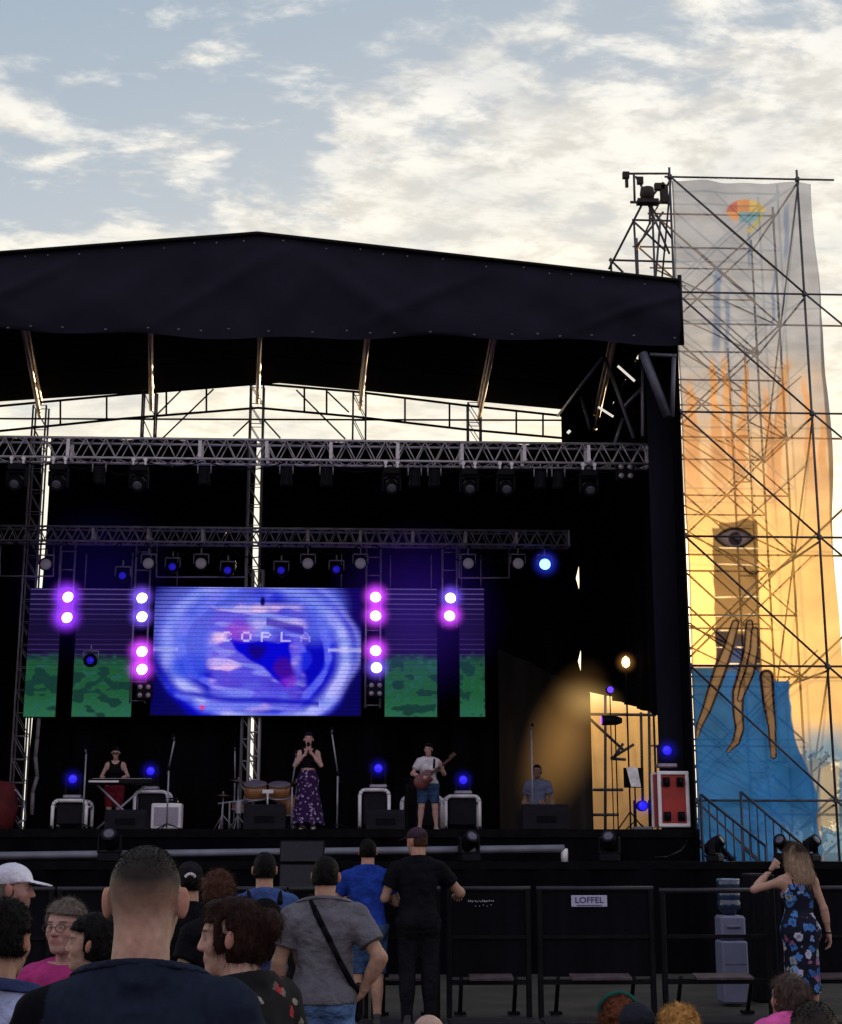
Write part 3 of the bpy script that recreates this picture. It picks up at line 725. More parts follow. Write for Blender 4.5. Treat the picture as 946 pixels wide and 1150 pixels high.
# rafters that run from the valance to the rear edge
for (u0, v0, u1, v1) in ((-90, 380, -45, 470), (14, 376, 46, 455), (165, 378, 171, 436), (293, 385, 290, 428), (420, 380, 405, 440), (566, 384, 538, 452), (700, 400, 668, 462)):
    a = P(u0, v0, YF+.4); c = P(u1, v1, YB-.1); zt = lambda p: gable(p[0], p[1])-.10
    a[2] = min(a[2], zt(a)); a[2] = zt(a); c[2] = zt(c)
    b = MB(); 
    for dx in (0,):
        lattice(b, a+V3(dx, 0, 0), c+V3(dx, 0, 0), V3(0, 0, -1), .30, 14, .014, .042)
    b.build('rafter', mat('sungold_aluminium', (.62, .44, .26), .42, .3, var=.4, scale=1.2), rf)  # gold of the low sun put into the rafters' colour
for k in (.25, .5, .75):
    b = MB(); y = YF+(YB-YF)*k
    for s0, s1 in ((XL, XC), (XC, XR)): b.tube((s0, y, gable(s0, y)-.06), (s1, y, gable(s1, y)-.06), .022)
    b.build('purlin', BLK, rf)
# arched rear truss seen against the sky
b = MB(); up = [(u, v) for u, v in ((-60, 466), (0, 456), (140, 443), (290, 431), (400, 440), (520, 455), (632, 467))]
lo = [(-60, 496), (0, 484), (140, 470), (290, 458), (400, 468), (520, 482), (632, 492)]
U_ = [P(u, v, YB-.3) for u, v in up]; L2 = [P(u, v, YB-.3) for u, v in lo]
b.path(U_, .026, 8); b.path(L2, .026, 8)
b.build('rear_arch', BLK, rf)
b = MB()
for u in (68, 120, 187, 232, 342, 367, 455, 505, 580, 610):
    v0 = np.interp(u, [x for x, _ in up], [y for _, y in up]); v1 = np.interp(u, [x for x, _ in lo], [y for _, y in lo]); b.tube(P(u, v0, YB-.3), P(u, v1, YB-.3), .02)
b.build('arch_post', BLK, rf)
b = MB(); b.tube(P(-60, 470, YB-.25), P(632, 472, YB-.25), .02); b.build('tie_bar', BLK, rf)
b = MB()
for (u0, v0, u1, v1) in ((172, 470, 205, 437), (183, 492, 240, 437), (262, 490, 283, 470), (297, 472, 315, 492), (333, 438, 388, 493), (368, 440, 392, 463)): b.tube(P(u0, v0, YB-.27), P(u1, v1, YB-.27), .017)
b.build('arch_brace', BLK, rf)
# uprights that carry the roof at the back: slim lattice masts, bright where the sun strikes them
def mast(u, v0, v1, Y, w, m, name='mast', parent=rf, n=None, r=.02):
    a, c = P(u, v0, Y), P(u, v1, Y); c = V3(a[0], Y, c[2]); b = MB(); n = n or int(abs(a[2]-c[2])/.42)
    for dx in (-w/2, w/2):
        for dy in (0, w): b.tube(a+V3(dx, dy, 0), c+V3(dx, dy, 0), r)
    for i in range(n):
        z0, z1 = a[2]+(c[2]-a[2])*i/n, a[2]+(c[2]-a[2])*(i+1)/n
        for dy in (0, w):
            b.tube((a[0]-w/2, Y+dy, z0), (a[0]+w/2, Y+dy, z1), .009, 5); b.tube((a[0]-w/2, Y+dy, z0), (a[0]+w/2, Y+dy, z0), .009, 5)
    return b.build(name, m, parent)
for u, v0, v1 in ((45, 455, 932), (168, 438, 497), (289, 431, 930), (404, 440, 497), (533, 452, 497)): mast(u, v0, v1, YB-.35, .26, ALUD)
mast(290, 640, 930, YB-.38, .20, ALU, r=.026)
# front corner bracket and knee braces on the right
b = MB(); b.tube(P(722, 396, YF+.1), P(750, 468, YF+.1), .075, 4); b.tube(P(757, 398, YF+.1), P(755, 468, YF+.1), .035, 4); b.tube(P(730, 398, YF+.1), P(760, 400, YF+.1), .035, 4); b.build('corner_bracket', mat('grey_steel', (.10, .105, .14), .5, .3), rf)
b = MB()
for (u0, v0, y0, u1, v1, y1) in ((627, 467, 28.5, 676, 402, 24), (680, 402, 24, 712, 492, 24), (653, 445, 26, 663, 482, 26), (700, 458, 25, 722, 435, 24), (722, 400, 23.2, 722, 490, 23.2), (700, 470, 24.5, 690, 500, 24.5)): b.tube(P(u0, v0, y0), P(u1, v1, y1), .03)
b.build('knee_brace', ALUD, rf)
# ---------------------------------------------------------------- drapes
def drape(name, label, pl, n, m, group='black stage drapes', amp=.05, freq=5.0, nzz=14, parent=None, eL=None, eR=None):
    """pl: (x0,y0)-(x1,y1) plan line, z0, z1(x fraction) ; eL/eR: edge offsets in metres as function of z"""
    (x0, y0), (x1, y1), z0, z1 = pl; V, Q = [], []; Ln = math.hypot(x1-x0, y1-y0); nx_, ny_ = -(y1-y0)/Ln, (x1-x0)/Ln
    for i in range(n+1):
        f = i/n
        for j in range(nzz+1):
            za, zb = (z0(f) if callable(z0) else z0), (z1(f) if callable(z1) else z1); z = za+(zb-za)*j/nzz
            d = f*Ln+(eL(z)*(1-f) if eL else 0)+(eR(z)*f if eR else 0)
            w = amp*(math.sin(d*freq)+.5*math.sin(d*freq*2.3+1+.2*z)+.3*math.sin(d*freq*.37+z*.4))
            V.append((x0+(x1-x0)*d/Ln+nx_*w, y0+(y1-y0)*d/Ln+ny_*w, z))
    for i in range(n):
        for j in range(nzz): a = i*(nzz+1)+j; Q.append((a, a+nzz+1, a+nzz+2, a+1))
    V = np.array(V); o0 = V3((x0+x1)/2, (y0+y1)/2, V[:, 2].min())
    o = link(name, mesh_np(name, V-o0, Q, True), m); o.location = o0; return tag(o, label, 'drape', group)
ZT = P(300, 492, YB)[2]-.05
X = lambda u, Y, v=700: P(u, v, Y)[0]
bump = lambda zc, hw, a: (lambda z: a*math.exp(-((z-zc)/hw)**4))
drape('stage_drape', 'black back drape left of the narrow bright slit at the left end', ((X(-150, YB), YB), (X(37.5, YB), YB), FZ, ZT), 60, DRAPE, eR=lambda z: .035*math.sin(z*1.1))
drape('stage_drape', 'black back drape behind the green and blue screens, between two bright slits', ((X(44.5, YB), YB), (X(283, YB), YB), FZ, ZT), 120, DRAPE, eL=lambda z: .03*math.sin(z*.8+1)+max(0, 4.2-z)*(-.045), eR=lambda z: -.02*math.sin(z))
drape('stage_drape', 'black back drape right of the middle mast, behind singer and guitarist', ((X(291, YB), YB), (X(657, YB), YB), FZ, ZT), 170, DRAPE, eL=lambda z: .02*math.sin(z*1.3), eR=lambda z: -.152*(math.exp(-((z-P(0, 640, YB)[2])/.36)**4)+math.exp(-((z-P(0, 735, YB)[2])/.27)**4)))
zlo = lambda v, Y: P(660, v, Y)[2]
drape('stage_drape', 'black back drape hung above the sunlit opening at the right', ((X(650, YB), YB-.12), (XR+.1, YB-.12), lambda f: zlo(776, YB)-.15*f, lambda f: ZT), 40, DRAPE, eL=lambda z: .018*(math.exp(-((z-P(0, 640, YB)[2])/.36)**4)+math.exp(-((z-P(0, 735, YB)[2])/.27)**4)))
drape('stage_drape', 'black drape closing the right flank of the stage above the sunlit opening', ((XR, YF+.2), (XR, YB), lambda f: 0.3 if f < .30 else zlo(806, 24.3)+(zlo(786, YB)-zlo(806, 24.3))*(f-.3)/.7, lambda f: gable(XR, YF+(YB-YF)*f)+.04), 70, DRAPE)
drape('stage_drape', 'black drape standing upright at the right front corner of the stage', ((X(735, 23.05), 23.05), (P(781, 850, YF)[0]+.22, 23.05), .0, ZV+.3), 16, mat('drape_front', (.011, .0108, .019), .85, var=.4, scale=2, bump=.3, bscale=9, spec=.12, aniso=(1, 1, .15)), amp=.02)
drape('stage_drape', 'black drape closing the left flank of the stage', ((XL, YF+.2), (XL, YB), 0, lambda f: gable(XL, YF+(YB-YF)*f)-.05), 50, DRAPE)
drape('stage_drape', 'black drape closing the corner beside the bright gap under the roof', ((X(629, YB, 480), YB-.2), (XR+.1, YB-.2), lambda f: ZT-.6, lambda f: gable(X(629, YB)+(XR-X(629, YB))*f, YB)+.05), 24, DRAPE)
# tan lit drape left of the opening
drape('stage_drape', 'brownish lit drape at the left edge of the sunlit opening', ((X(560, 27.4), 27.4), (X(662, 28.3), 28.3), FZ, lambda f: zlo(735+42*f, 28.2)), 40, mat('worn_drape', (.0050, .0046, .0048), .9, var=.35, scale=3, bump=.3, bscale=8, aniso=(1, 1, .2)), amp=.04, freq=7)
# ---------------------------------------------------------------- lighting trusses
def box_truss(name, label, u0, u1, vt, vb, Y, dep, nb, m, plates=()):
    a, c = P(u0, vt, Y), P(u1, vt, Y); zb = P((u0+u1)/2, vb, Y)[2]; zt = P((u0+u1)/2, vt, Y)[2]
    t_ = thing(name, label, 'truss', ((a[0]+c[0])/2, Y, zb), 'lighting trusses over the stage'); L_ = c[0]-a[0]
    for y in (Y, Y+dep):
        for z in (zt, zb): MB().tube((a[0], y, z), (c[0], y, z), .022, 8).build('chord', m, t_)
    b = MB()
    for i in range(nb):
        x0, x1 = a[0]+L_*i/nb, a[0]+L_*(i+1)/nb; xm = (x0+x1)/2
        for y in (Y, Y+dep): b.tube((x0, y, zb), (xm, y, zt), .011, 5); b.tube((xm, y, zt), (x1, y, zb), .011, 5)
        for z in (zt, zb): b.tube((x0, Y, z), (xm, Y+dep, z), .010, 5); b.tube((xm, Y+dep, z), (x1, Y, z), .010, 5)
    b.build('web', m, t_)
    for u in plates:
        x = P(u, vt, Y)[0]
        for y in (Y, Y+dep): MB().box((x, y, (zt+zb)/2), (.055, .02, zt-zb-.05)).build('coupling_plate', m, t_)
    b = MB(); b.box((c[0]-.02, Y+dep/2, (zt+zb)/2), (.03, dep+.04, zt-zb+.04)); b.build('end_plate', m, t_)
    return t_, zt, zb
YT1, YT2 = 24.0, 27.4
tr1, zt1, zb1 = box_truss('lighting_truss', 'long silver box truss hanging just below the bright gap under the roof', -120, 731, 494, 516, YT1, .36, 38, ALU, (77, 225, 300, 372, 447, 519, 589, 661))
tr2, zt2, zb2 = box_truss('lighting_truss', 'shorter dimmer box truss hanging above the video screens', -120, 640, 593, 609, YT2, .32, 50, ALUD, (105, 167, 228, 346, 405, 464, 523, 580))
g_ = np.random.RandomState(21)
for tr_, zb_, Y_, us in ((tr1, zb1, YT1, (20, 67, 112, 157, 230, 322, 367, 440, 466, 527, 568, 607, 661, 700)), (tr2, zb2, YT2, (20, 77, 138, 167, 226, 256, 316, 346, 405, 420, 505, 526, 582, 612))):
    for a_, c_ in zip(us[:-1], us[1:]):
        xa, xc = P(a_, 520, Y_)[0], P(c_, 520, Y_)[0]; sg_ = .10+.22*g_.rand(); b = MB(); b.path([(xa+(xc-xa)*f, Y_+.1, zb_-.01-sg_*(1-(2*f-1)**2)) for f in np.linspace(0, 1, 9)], .013, 5); b.build('cable', BLKP, tr_)
# ---------------------------------------------------------------- moving head lamps (one of each, then copies)
LENSG = mat('grey_lens', (.09, .09, .125), .25, .0, var=.3, scale=40, spec=.35)
def moving_head(label, group, up=False):
    t_ = thing('moving_head_lamp', label, 'stage lamp', (0, 0, 0), group); sg = 1 if up else -1
    MB().box((0, 0, sg*.06), (.30, .24, .12), bev=.02).build('lamp_base', BLKP, t_)
    b = MB()
    for sx in (-1, 1): b.box((sx*.145, 0, sg*.24), (.04, .12, .26), bev=.015)
    b.box((0, 0, sg*.135), (.33, .14, .03), bev=.01); b.build('yoke', BLKP, t_)
    tilt = Matrix.Rotation(R(28 if not up else -32), 3, 'X'); o_ = V3(0, 0, sg*.30)
    b = MB(); b.lathe([(.03, .17), (.09, .15), (.115, .06), (.12, -.05), (.105, -.15), (.112, -.155), (.112, -.17), (.09, -.172), (.088, -.12)], o_, 20, 'y', tilt); hd = b.build('lamp_head', BLKP, t_)
    b = MB(); b.lathe([(.0, -.178), (.05, -.174), (.09, -.165)], o_, 18, 'y', tilt)
    b.build('lens', LENSG, hd)
    if not up:
        b = MB()
        for sx in (-.1, .1): b.box((sx, 0, .05), (.035, .05, .12)); b.tube((sx, -.03, .11), (sx, .03, .11), .035, 8)
        b.build('clamp', ALU, t_)
    return t_
G1 = 'moving heads under the front truss'
mh = moving_head('moving head lamp under the front truss, at its far left end', G1); mh.location = (P(20, 520, YT1)[0], YT1, zb1-.14)
for u, lb in ((67, 'second from its left end'), (157, 'near the light ladder left of the big screen'), (440, 'above and left of the rightmost green screens'), (527, 'left one of a close pair'), (568, 'right one of a close pair'), (661, 'last one before the four-lens lamp')):
    copy_tree(mh, (P(u, 520, YT1)[0], YT1, zb1-.14), 'moving head lamp under the front truss, '+lb)
# small dark profile spots between them
def spot(label, group):
    t_ = thing('spot_lamp', label, 'stage lamp', (0, 0, 0), group)
    b = MB(); b.lathe([(.05, .10), (.085, .09), (.09, -.12), (.10, -.125), (.10, -.20), (.088, -.20), (.085, -.13)], (0, 0, -.22), 16, 'z', Matrix.Rotation(R(20), 3, 'X')); b.build('can', BLKP, t_)
    b = MB(); b.tube((-.11, 0, -.22), (-.11, 0, -.06), .012, 6); b.tube((.11, 0, -.22), (.11, 0, -.06), .012, 6); b.tube((-.11, 0, -.06), (.11, 0, -.06), .012, 6); b.tube((0, 0, -.06), (0, 0, .02), .015, 6); b.build('bracket', ALUD, t_)
    b = MB(); b.lathe([(0, -.185), (.08, -.185)], (0, 0, -.22), 14, 'z', Matrix.Rotation(R(20), 3, 'X')); b.build('lens', LENSG, t_)
    return t_
G2 = 'small dark spots under the front truss'
sp = spot('small dark spot lamp under the front truss, between two moving heads at left', G2); sp.location = (P(112, 520, YT1)[0], YT1, zb1-.03)
for u, lb in ((230, 'a little right of the left light ladder'), (322, 'just right of the middle mast'), (367, 'halfway between middle mast and right ladder'), (466, 'close right of the first right-hand moving head'), (488, 'left of the close pair of moving heads'), (607, 'right of the close pair of moving heads'), (627, 'closer to the four-lens lamp')):
    copy_tree(sp, (P(u, 520, YT1)[0], YT1, zb1-.03), 'small dark spot lamp under the front truss, '+lb)
# four-lens blinders
BLW = mat('blinder_glass', (.42, .40, .42), .2, .1, var=.2, scale=20, spec=.7)
def blinder(label, loc, s):
    t_ = thing('blinder_lamp', label, 'stage lamp', loc, 'four-lens blinder lamps')
    MB().box((loc[0], loc[1]+.06, loc[2]), (.50*s, .12, .50*s), bev=.02).build('housing', BLKP, t_)
    for sx in (-1, 1):
        for sz in (-1, 1):
            b = MB(); b.lathe([(0, .0), (.06*s, .005), (.085*s, .02), (.105*s, .045)], (loc[0]+sx*.125*s, loc[1]-.012, loc[2]+sz*.125*s), 16, 'y'); b.build('lens', BLW, t_)
p = P(703, 529, YT1); blinder('four-lens blinder lamp under the right end of the front truss', p, .62); MB().tube((p[0], YT1+.06, p[2]+.1), (p[0], YT1+.06, zb1), .02).build('hanger', ALUD, bpy.data.objects['blinder_lamp'])
YL = 28.0
blinder('four-lens blinder lamp at the foot of the light ladder left of the big screen', P(162, 776, YL), .62)
blinder('four-lens blinder lamp at the foot of the light ladder right of the big screen', P(422, 774, YL), .62)
# ---------------------------------------------------------------- lit lamps with their self-glowing haze
def haze_mat(name, col, k, power=2.6):  # self-glowing volume: scattered lamp light is put into its emission
    m, t_, N_, L_, b = nt(name); N_.remove(b); out = N_['Material Output']
    tc_ = N_.new('ShaderNodeTexCoord'); ln = N_.new('ShaderNodeVectorMath'); ln.operation = 'LENGTH'; L_.new(tc_.outputs['Object'], ln.inputs[0])
    f = N_.new('ShaderNodeMath'); f.operation = 'SUBTRACT'; f.inputs[0].default_value = 1.0; L_.new(ln.outputs['Value'], f.inputs[1]); f.use_clamp = True
    pw = N_.new('ShaderNodeMath'); pw.operation = 'POWER'; L_.new(f.outputs[0], pw.inputs[0]); pw.inputs[1].default_value = power
    ml = N_.new('ShaderNodeMath'); ml.operation = 'MULTIPLY'; L_.new(pw.outputs[0], ml.inputs[0]); ml.inputs[1].default_value = k
    e = N_.new('ShaderNodeEmission'); e.inputs[0].default_value = (*col, 1); L_.new(ml.outputs[0], e.inputs['Strength']); L_.new(e.outputs[0], out.inputs['Volume'])
    return m
def sphere_me(name, n=16):
    b = MB(); prof = [(math.sin(a), -math.cos(a)) for a in np.linspace(0, math.pi, 11)]; b.lathe(prof, n=n); me = bpy.data.meshes.new(name); me.from_pydata(b.v, [], b.f); return me
HZ = {}
def haze(name, col, k, rad, loc, parent, power=2.6, sc=None, rot=(0, 0, 0)):
    key = (col, k, power, rad)
    if key not in HZ:
        me = sphere_me(name); me.materials.append(haze_mat('lit_haze_%d' % len(HZ), col, k/rad, power)); HZ[key] = me
    o = bpy.data.objects.new(name, HZ[key]); COL.objects.link(o); o.parent = parent; o.location = loc; o.scale = (rad,)*3 if sc is None else sc; o.rotation_euler = rot; return o
def par(label, group, col, core, strength, hk=1.7, hr=.36):
    t_ = thing('par_lamp', label, 'stage lamp', (0, 0, 0), group)
    b = MB(); b.lathe([(.06, .16), (.10, .13), (.112, .0), (.118, -.10), (.108, -.10), (.104, .0)], (0, 0, 0), 18, 'y'); b.build('can', BLKP, t_)
    b = MB(); b.tube((-.13, .02, 0), (-.13, .16, 0), .012, 6); b.tube((.13, .02, 0), (.13, .16, 0), .012, 6); b.tube((-.13, .16, 0), (.13, .16, 0), .012, 6); b.build('yoke', BLK, t_)
    b = MB(); b.lathe([(0, -.03), (.05, -.028), (.088, -.02), (.104, -.015)], (0, 0, 0), 18, 'y'); b.build('lens', emit('lit_%s' % label[:30], core, strength), t_)
    haze('haze_glow', col, hk, hr, (0, -.14, 0), t_)
    return t_
MAG, BLU = (.62, .06, 1.0), (.22, .10, 1.0)
GP = 'lit purple lamps around the screens'
pm = par('bright magenta lamp, upper of the two between the left green screens', GP, (.30, .04, 1.0), (1.0, .55, 1.0), 6, 4.6, .42)
pb = None
def place(src, u, v, label): return copy_tree(src, tuple(P(u, v, YL)), label)
pm.location = P(77, 671, YL)
place(pm, 76, 694, 'bright magenta lamp, lower of the two between the left green screens')
pk = par('pink lamp, third from the top on the light ladder left of the big screen', GP, MAG, (1.0, .50, .95), 6, 4.6, .36); pk.location = P(160, 732, YL)
place(pk, 160, 752, 'pink lamp, fourth from the top on the light ladder left of the big screen')
for (v, lb) in ((671, 'topmost'), (692, 'second from the top'), (731, 'third from the top')): place(pk, 422, v, 'pink lamp, %s on the light ladder right of the big screen' % lb)
place(pk, 505, 692, 'strong pink lamp, lower of the two between the right green screens')
pb = par('bluish white lamp, topmost on the light ladder left of the big screen', GP, BLU, (.55, .78, 1.0), 5, 3.4, .34); pb.location = P(160, 672, YL)
place(pb, 160, 693, 'bluish white lamp, second from the top on the light ladder left of the big screen')
place(pb, 423, 750, 'bluish white lamp, fourth from the top on the light ladder right of the big screen')
place(pb, 506, 672, 'bluish white lamp, upper of the two between the right green screens')
# light ladders (pipes that carry the lamps)
for u, v0, v1, lb in ((162, 612, 790, 'slim ladder of pipes left of the big screen'), (420, 612, 795, 'slim ladder of pipes right of the big screen'), (77, 612, 705, 'short hanging pipes between the left green screens'), (505, 612, 705, 'short hanging pipes between the right green screens')):
    a, c = P(u, v0, YL+.2), P(u, v1, YL+.2); t_ = thing('light_ladder', lb+' carrying lamps', 'lamp ladder', (a[0], YL+.2, c[2]), 'light ladders')
    for dx in (-.14, .14): MB().tube((a[0]+dx, YL+.2, a[2]), (a[0]+dx, YL+.2, c[2]), .02).build('pipe', ALUD, t_)
    b = MB()
    for z in np.arange(c[2]+.05, a[2], .36): b.tube((a[0]-.14, YL+.2, z), (a[0]+.14, YL+.2, z), .012, 6)
    b.build('rung', ALUD, t_)
# lamps along the rear truss: round grey lenses and small blue points
def wash(label, group, m, r=.105):
    t_ = thing('wash_lamp', label, 'stage lamp', (0, 0, 0), group)
    b = MB(); b.lathe([(.05, .2), (.10, .15), (.125, 0), (.13, -.05), (.115, -.05), (.11, .03)], (0, 0, 0), 18, 'y'); b.build('can', BLKP, t_)
    b = MB(); b.lathe([(0, -.05), (.07, -.045), (r, -.03)], (0, 0, 0), 18, 'y'); b.build('lens', m, t_)
    b = MB(); b.tube((-.14, 0, 0), (-.14, 0, .18), .012, 6); b.tube((.14, 0, 0), (.14, 0, .18), .012, 6); b.tube((-.14, 0, .18), (.14, 0, .18), .014, 6); b.tube((0, 0, .18), (0, 0, .30), .016, 6); b.build('bracket', ALUD, t_)
    return t_
GW = 'round lamps under the rear truss'
LG2 = emit('frosted_lens', (.30, .26, .36), .16)
w0 = wash('round grey lamp under the rear truss, leftmost, by the left bright slit', GW, LG2); w0.location = P(52, 634, YT2+.1)
for u, lb in ((167, 'above the ladder left of the big screen'), (226, 'above the left part of the big screen'), (346, 'above the right part of the big screen'), (405, 'above the right edge of the big screen'), (526, 'above the rightmost green screen'), (582, 'rightmost, beside the bright blue lamp')):
    copy_tree(w0, tuple(P(u, 633, YT2+.1)), 'round grey lamp under the rear truss, '+lb)
wb = wash('bright blue lamp glowing at the right end of the rear truss', GW, emit('bright_blue', (.10, .28, 1.0), 7)); wb.location = P(612, 634, YT2+.1); haze('haze_glow', (.04, .06, 1.0), 1.5, .34, (0, -.1, 0), wb)
GB = 'small blue lamps above the big screen'
w1 = wash('small blue lamp between the left green screens and the left ladder', GB, emit('deep_blue', (.03, .02, 1.0), .32), .065); w1.location = P(138, 647, YT2+.3)
for u, v, lb in ((194, 637, 'first from the left above the big screen'), (256, 641, 'left of the middle mast above the big screen'), (316, 641, 'right of the middle mast above the big screen'), (378, 640, 'above the right end of the big screen'), (102, 742, 'dim, in front of the second green screen')):
    copy_tree(w1, tuple(P(u, v, YT2+.3)), 'small blue lamp '+lb)
# hanging bars (rectangular frames) and hooks below the rear truss
for u0, u1, v0, v1, lb in ((0, 60, 630, 647, 'thin rectangular pipe frame hanging at the left end of the rear truss'), (176, 276, 630, 648, 'thin rectangular pipe frame hanging above the left of the big screen'), (516, 572, 630, 649, 'thin rectangular pipe frame hanging at the right end of the rear truss')):
    b = MB(); y = YT2+.5; q = [P(u0, v0, y), P(u0, v1, y), P(u1, v1, y), P(u1, v0, y)]; b.path(q, .016, 6)
    b.tube(q[0], (q[0][0], y, zb2), .012); b.tube(q[3], (q[3][0], y, zb2), .012); b.tube((q[0][0], y, zb2), (q[0][0], YT2, zb2+.02), .012); b.tube((q[3][0], y, zb2), (q[3][0], YT2, zb2+.02), .012)
    solo('hanging_bar', b, ALUD, lb, 'pipe frame', 'pipe frames under the rear truss')
hz = thing('lit_haze', 'soft self-glowing violet haze around the lamps right of the big screen', 'haze'); hz['kind'] = 'stuff'
haze('haze_cloud', (.12, .03, .9), .15, 1.9, tuple(P(465, 690, 27.6)), hz, 1.6)
haze('haze_cloud', (.07, .02, .8), .05, 1.8, tuple(P(110, 660, 27.6)), hz, 1.6)

# ---------------------------------------------------------------- LED screens: one coloured face per LED
FONT = {'C': '01110 10001 10000 10000 10000 10001 01110', 'O': '01110 10001 10001 10001 10001 10001 01110', 'P': '11110 10001 10001 11110 10000 10000 10000', 'L': '10000 10000 10000 10000 10000 10000 11111', 'A': '00100 01010 01010 10001 11111 10001 10001'}
def vn2(x, y, sc, seed): return vnoise(np.stack([x, y, np.zeros_like(x)], -1), sc, seed)
def ss(a, b, x): t_ = np.clip((x-a)/(b-a), 0, 1); return t_*t_*(3-2*t_)
def lerp(c, col, m): return c*(1-m[..., None])+np.array(col)*m[..., None]
def paint_main(nx, nz):
    x, y = np.meshgrid((np.arange(nx)+.5)/nx, 1-(np.arange(nz)+.5)/nz); cx, cyy = x-.50, (y-.50)*.66
    n1 = vn2(x, y*.66, 3.0, 1); n2 = vn2(x, y*.66, 8.0, 2); n3 = vn2(x, y*.66, 22, 3)
    rr = np.hypot(cx, cyy*1.08)+.013*n1+.007*n2; th = np.arctan2(cyy, cx)
    sw = np.sin(rr*42-th*2.0+n1*3.0+n2*1.2)
    c = np.zeros((nz, nx, 3))+np.array([.004, .004, .50])
    c = lerp(c, (.03, .045, .72), ss(-.2, .9, sw)); c = lerp(c, (.18, .22, .90), ss(.55, 1.3, sw+.6*n2+.5*n3)*.9)
    arm = np.exp(-((rr-.405-.035*np.sin(th*2+.6))/.035)**2); c = lerp(c, (.50, .55, 1.0), np.clip(arm*(1.0+.4*n3), 0, 1))
    arm = np.exp(-((rr-.47-.02*np.cos(th*3))/.02)**2)*(x > .6); c = lerp(c, (.45, .48, 1.0), np.clip(arm, 0, 1)*.8)
    out = np.hypot(cx, cyy*1.12)+.02*n2; c = lerp(c, (.006, .004, .10), ss(.455, .52, out))
    ul = ss(.36, .20, np.hypot(x-.27, (y-.26)*.8)+.06*n1); c = lerp(c, (.26, .32, .92), ul*.62)
    ur = ss(.22, .10, np.hypot((x-.77)*1.2, (y-.18)*.7)+.05*n1); c = lerp(c, (.24, .30, .90), ur*.6)
    lb = ss(.13, .06, np.hypot((x-.17)*1.0, (y-.62)*.9)+.02*n2); c = lerp(c, (.08, .14, .80), lb*.8)
    sq = np.minimum(np.minimum(x-.255-.02*n2, .735-x+.025*n2), np.minimum(y-.10+.03*n2-.25*np.abs(x-.5)*(x < .5), .95-y+.05*n1))
    m = ss(-.01, .05, sq); c = lerp(c, (.22, .17, .78), m*(.70+.25*n2)); n4 = vn2(x*3.0, y*11, 2.0, 9); n5 = vn2(x*5+y*3, y*16-x*4, 1.5, 10); c = lerp(c, (.80, .60, .88), m*ss(-.05, .75, n4+.6*n5+.35*n3)*.95); c = lerp(c, (.40, .44, .96), m*ss(.2, .7, n5-.3*n4)*.6); c = lerp(c, (.26, .30, .90), m*ss(.05, .7, n1-.2*n3)*.9)
    pl_ = np.array([(.355, .40), (.44, .425), (.52, .405), (.60, .43), (.655, .405), (.672, .55), (.668, .70), (.63, .775), (.575, .70), (.53, .63), (.46, .575), (.41, .515)]); xx, yy = x+.012*n2+.006*n3, y+.016*n2; ins = np.zeros_like(x, bool); dm = np.full_like(x, 9.0)
    for k in range(len(pl_)):
        (ax, ay), (bx, by) = pl_[k], pl_[(k+1) % len(pl_)]; cr_ = ((ay > yy) != (by > yy)) & (xx < (bx-ax)*(yy-ay)/(by-ay+1e-12)+ax); ins ^= cr_
        h = np.clip(((xx-ax)*(bx-ax)+(yy-ay)*(by-ay))/((bx-ax)**2+(by-ay)**2), 0, 1); dm = np.minimum(dm, np.hypot(xx-ax-h*(bx-ax), (yy-ay-h*(by-ay))*.66))
    c = lerp(c, (.003, .003, .66), ss(-.006, .012, np.where(ins, dm, -dm))); c = lerp(c, (.02, .0, .12), ss(.06, .02, np.hypot(x-.50, (y-.50)*.7)+.02*n3)*.8)
    c = lerp(c, (.34, .42, .92), ss(.06, .03, np.hypot((x-.52)/1.6, (y-.27)*.8)+.02*n2)*.7)
    c = lerp(c, (.10, .01, .30), ss(.07, .03, np.hypot((x-.63), (y-.66)*.6)+.02*n3)*.9); c = lerp(c, (.40, .08, .62), ss(.09, .03, np.hypot((x-.40), (y-.34)*.7)+.03*n2)*.7)
    c = lerp(c, (.30, .06, .60), ss(.06, .02, np.hypot((x-.645), (y-.74)*.8)+.02*n3)*.8)
    c = lerp(c, (.10, .05, .45), ss(.05, .015, np.abs(y-.27-.4*np.maximum(x-.55, 0)))*(x > .54)*(x < .72)*.8)
    c = lerp(c, (.008, .008, .50), ss(.04, .0, np.abs(y-.875-.35*(x-.5)**2*np.sign(x-.5)+.02*n2))*ss(.08, .2, x)*(x < .8)*.85)
    c = lerp(c, (.006, .004, .12), ss(.05, .02, np.hypot((x-.52)*3.0, (y-.11)*1.0)))
    c = lerp(c, (.75, .72, 1.0), np.exp(-((y-.49)/.012)**2)*((x > .84)+.6*(x < .12))*.8)
    c = lerp(c, (.9, .08, .25), ss(.018, .004, np.hypot(x-.245, (y-.94)*.66)))
    line = (np.arange(nz) % 4 == 0)[::1, None]*np.ones((1, nx)); st_ = ss(.42, .05, y)*.62+.30+.35*ss(.35, .5, np.abs(x-.5))
    c = c*(1-(line*np.clip(st_, 0, .9))[..., None]*.75)
    for k, ch in enumerate('COPLA'):
        x0 = .325+k*.095; rows = FONT[ch].split(); w, h = .052, .075; gx = np.floor((x-x0)/w*5).astype(int); gy = np.floor((y-.352)/h*7).astype(int)
        bm = np.array([[int(q) for q in r_] for r_ in rows]); ok = (gx >= 0) & (gx < 5) & (gy >= 0) & (gy < 7); hit = np.zeros_like(x); hit[ok] = bm[gy[ok], gx[ok]]
        c = lerp(c, (.80, .74, 1.0), hit*(.62 if ch != 'A' else .28))
    c = np.clip(c, 0, 1); c[..., 0] = c[..., 0]**1.28*(1+.15*n3); c[..., 1] = c[..., 1]**1.30; c *= (.86+.28*rng.rand(nz, nx))[..., None]; return c
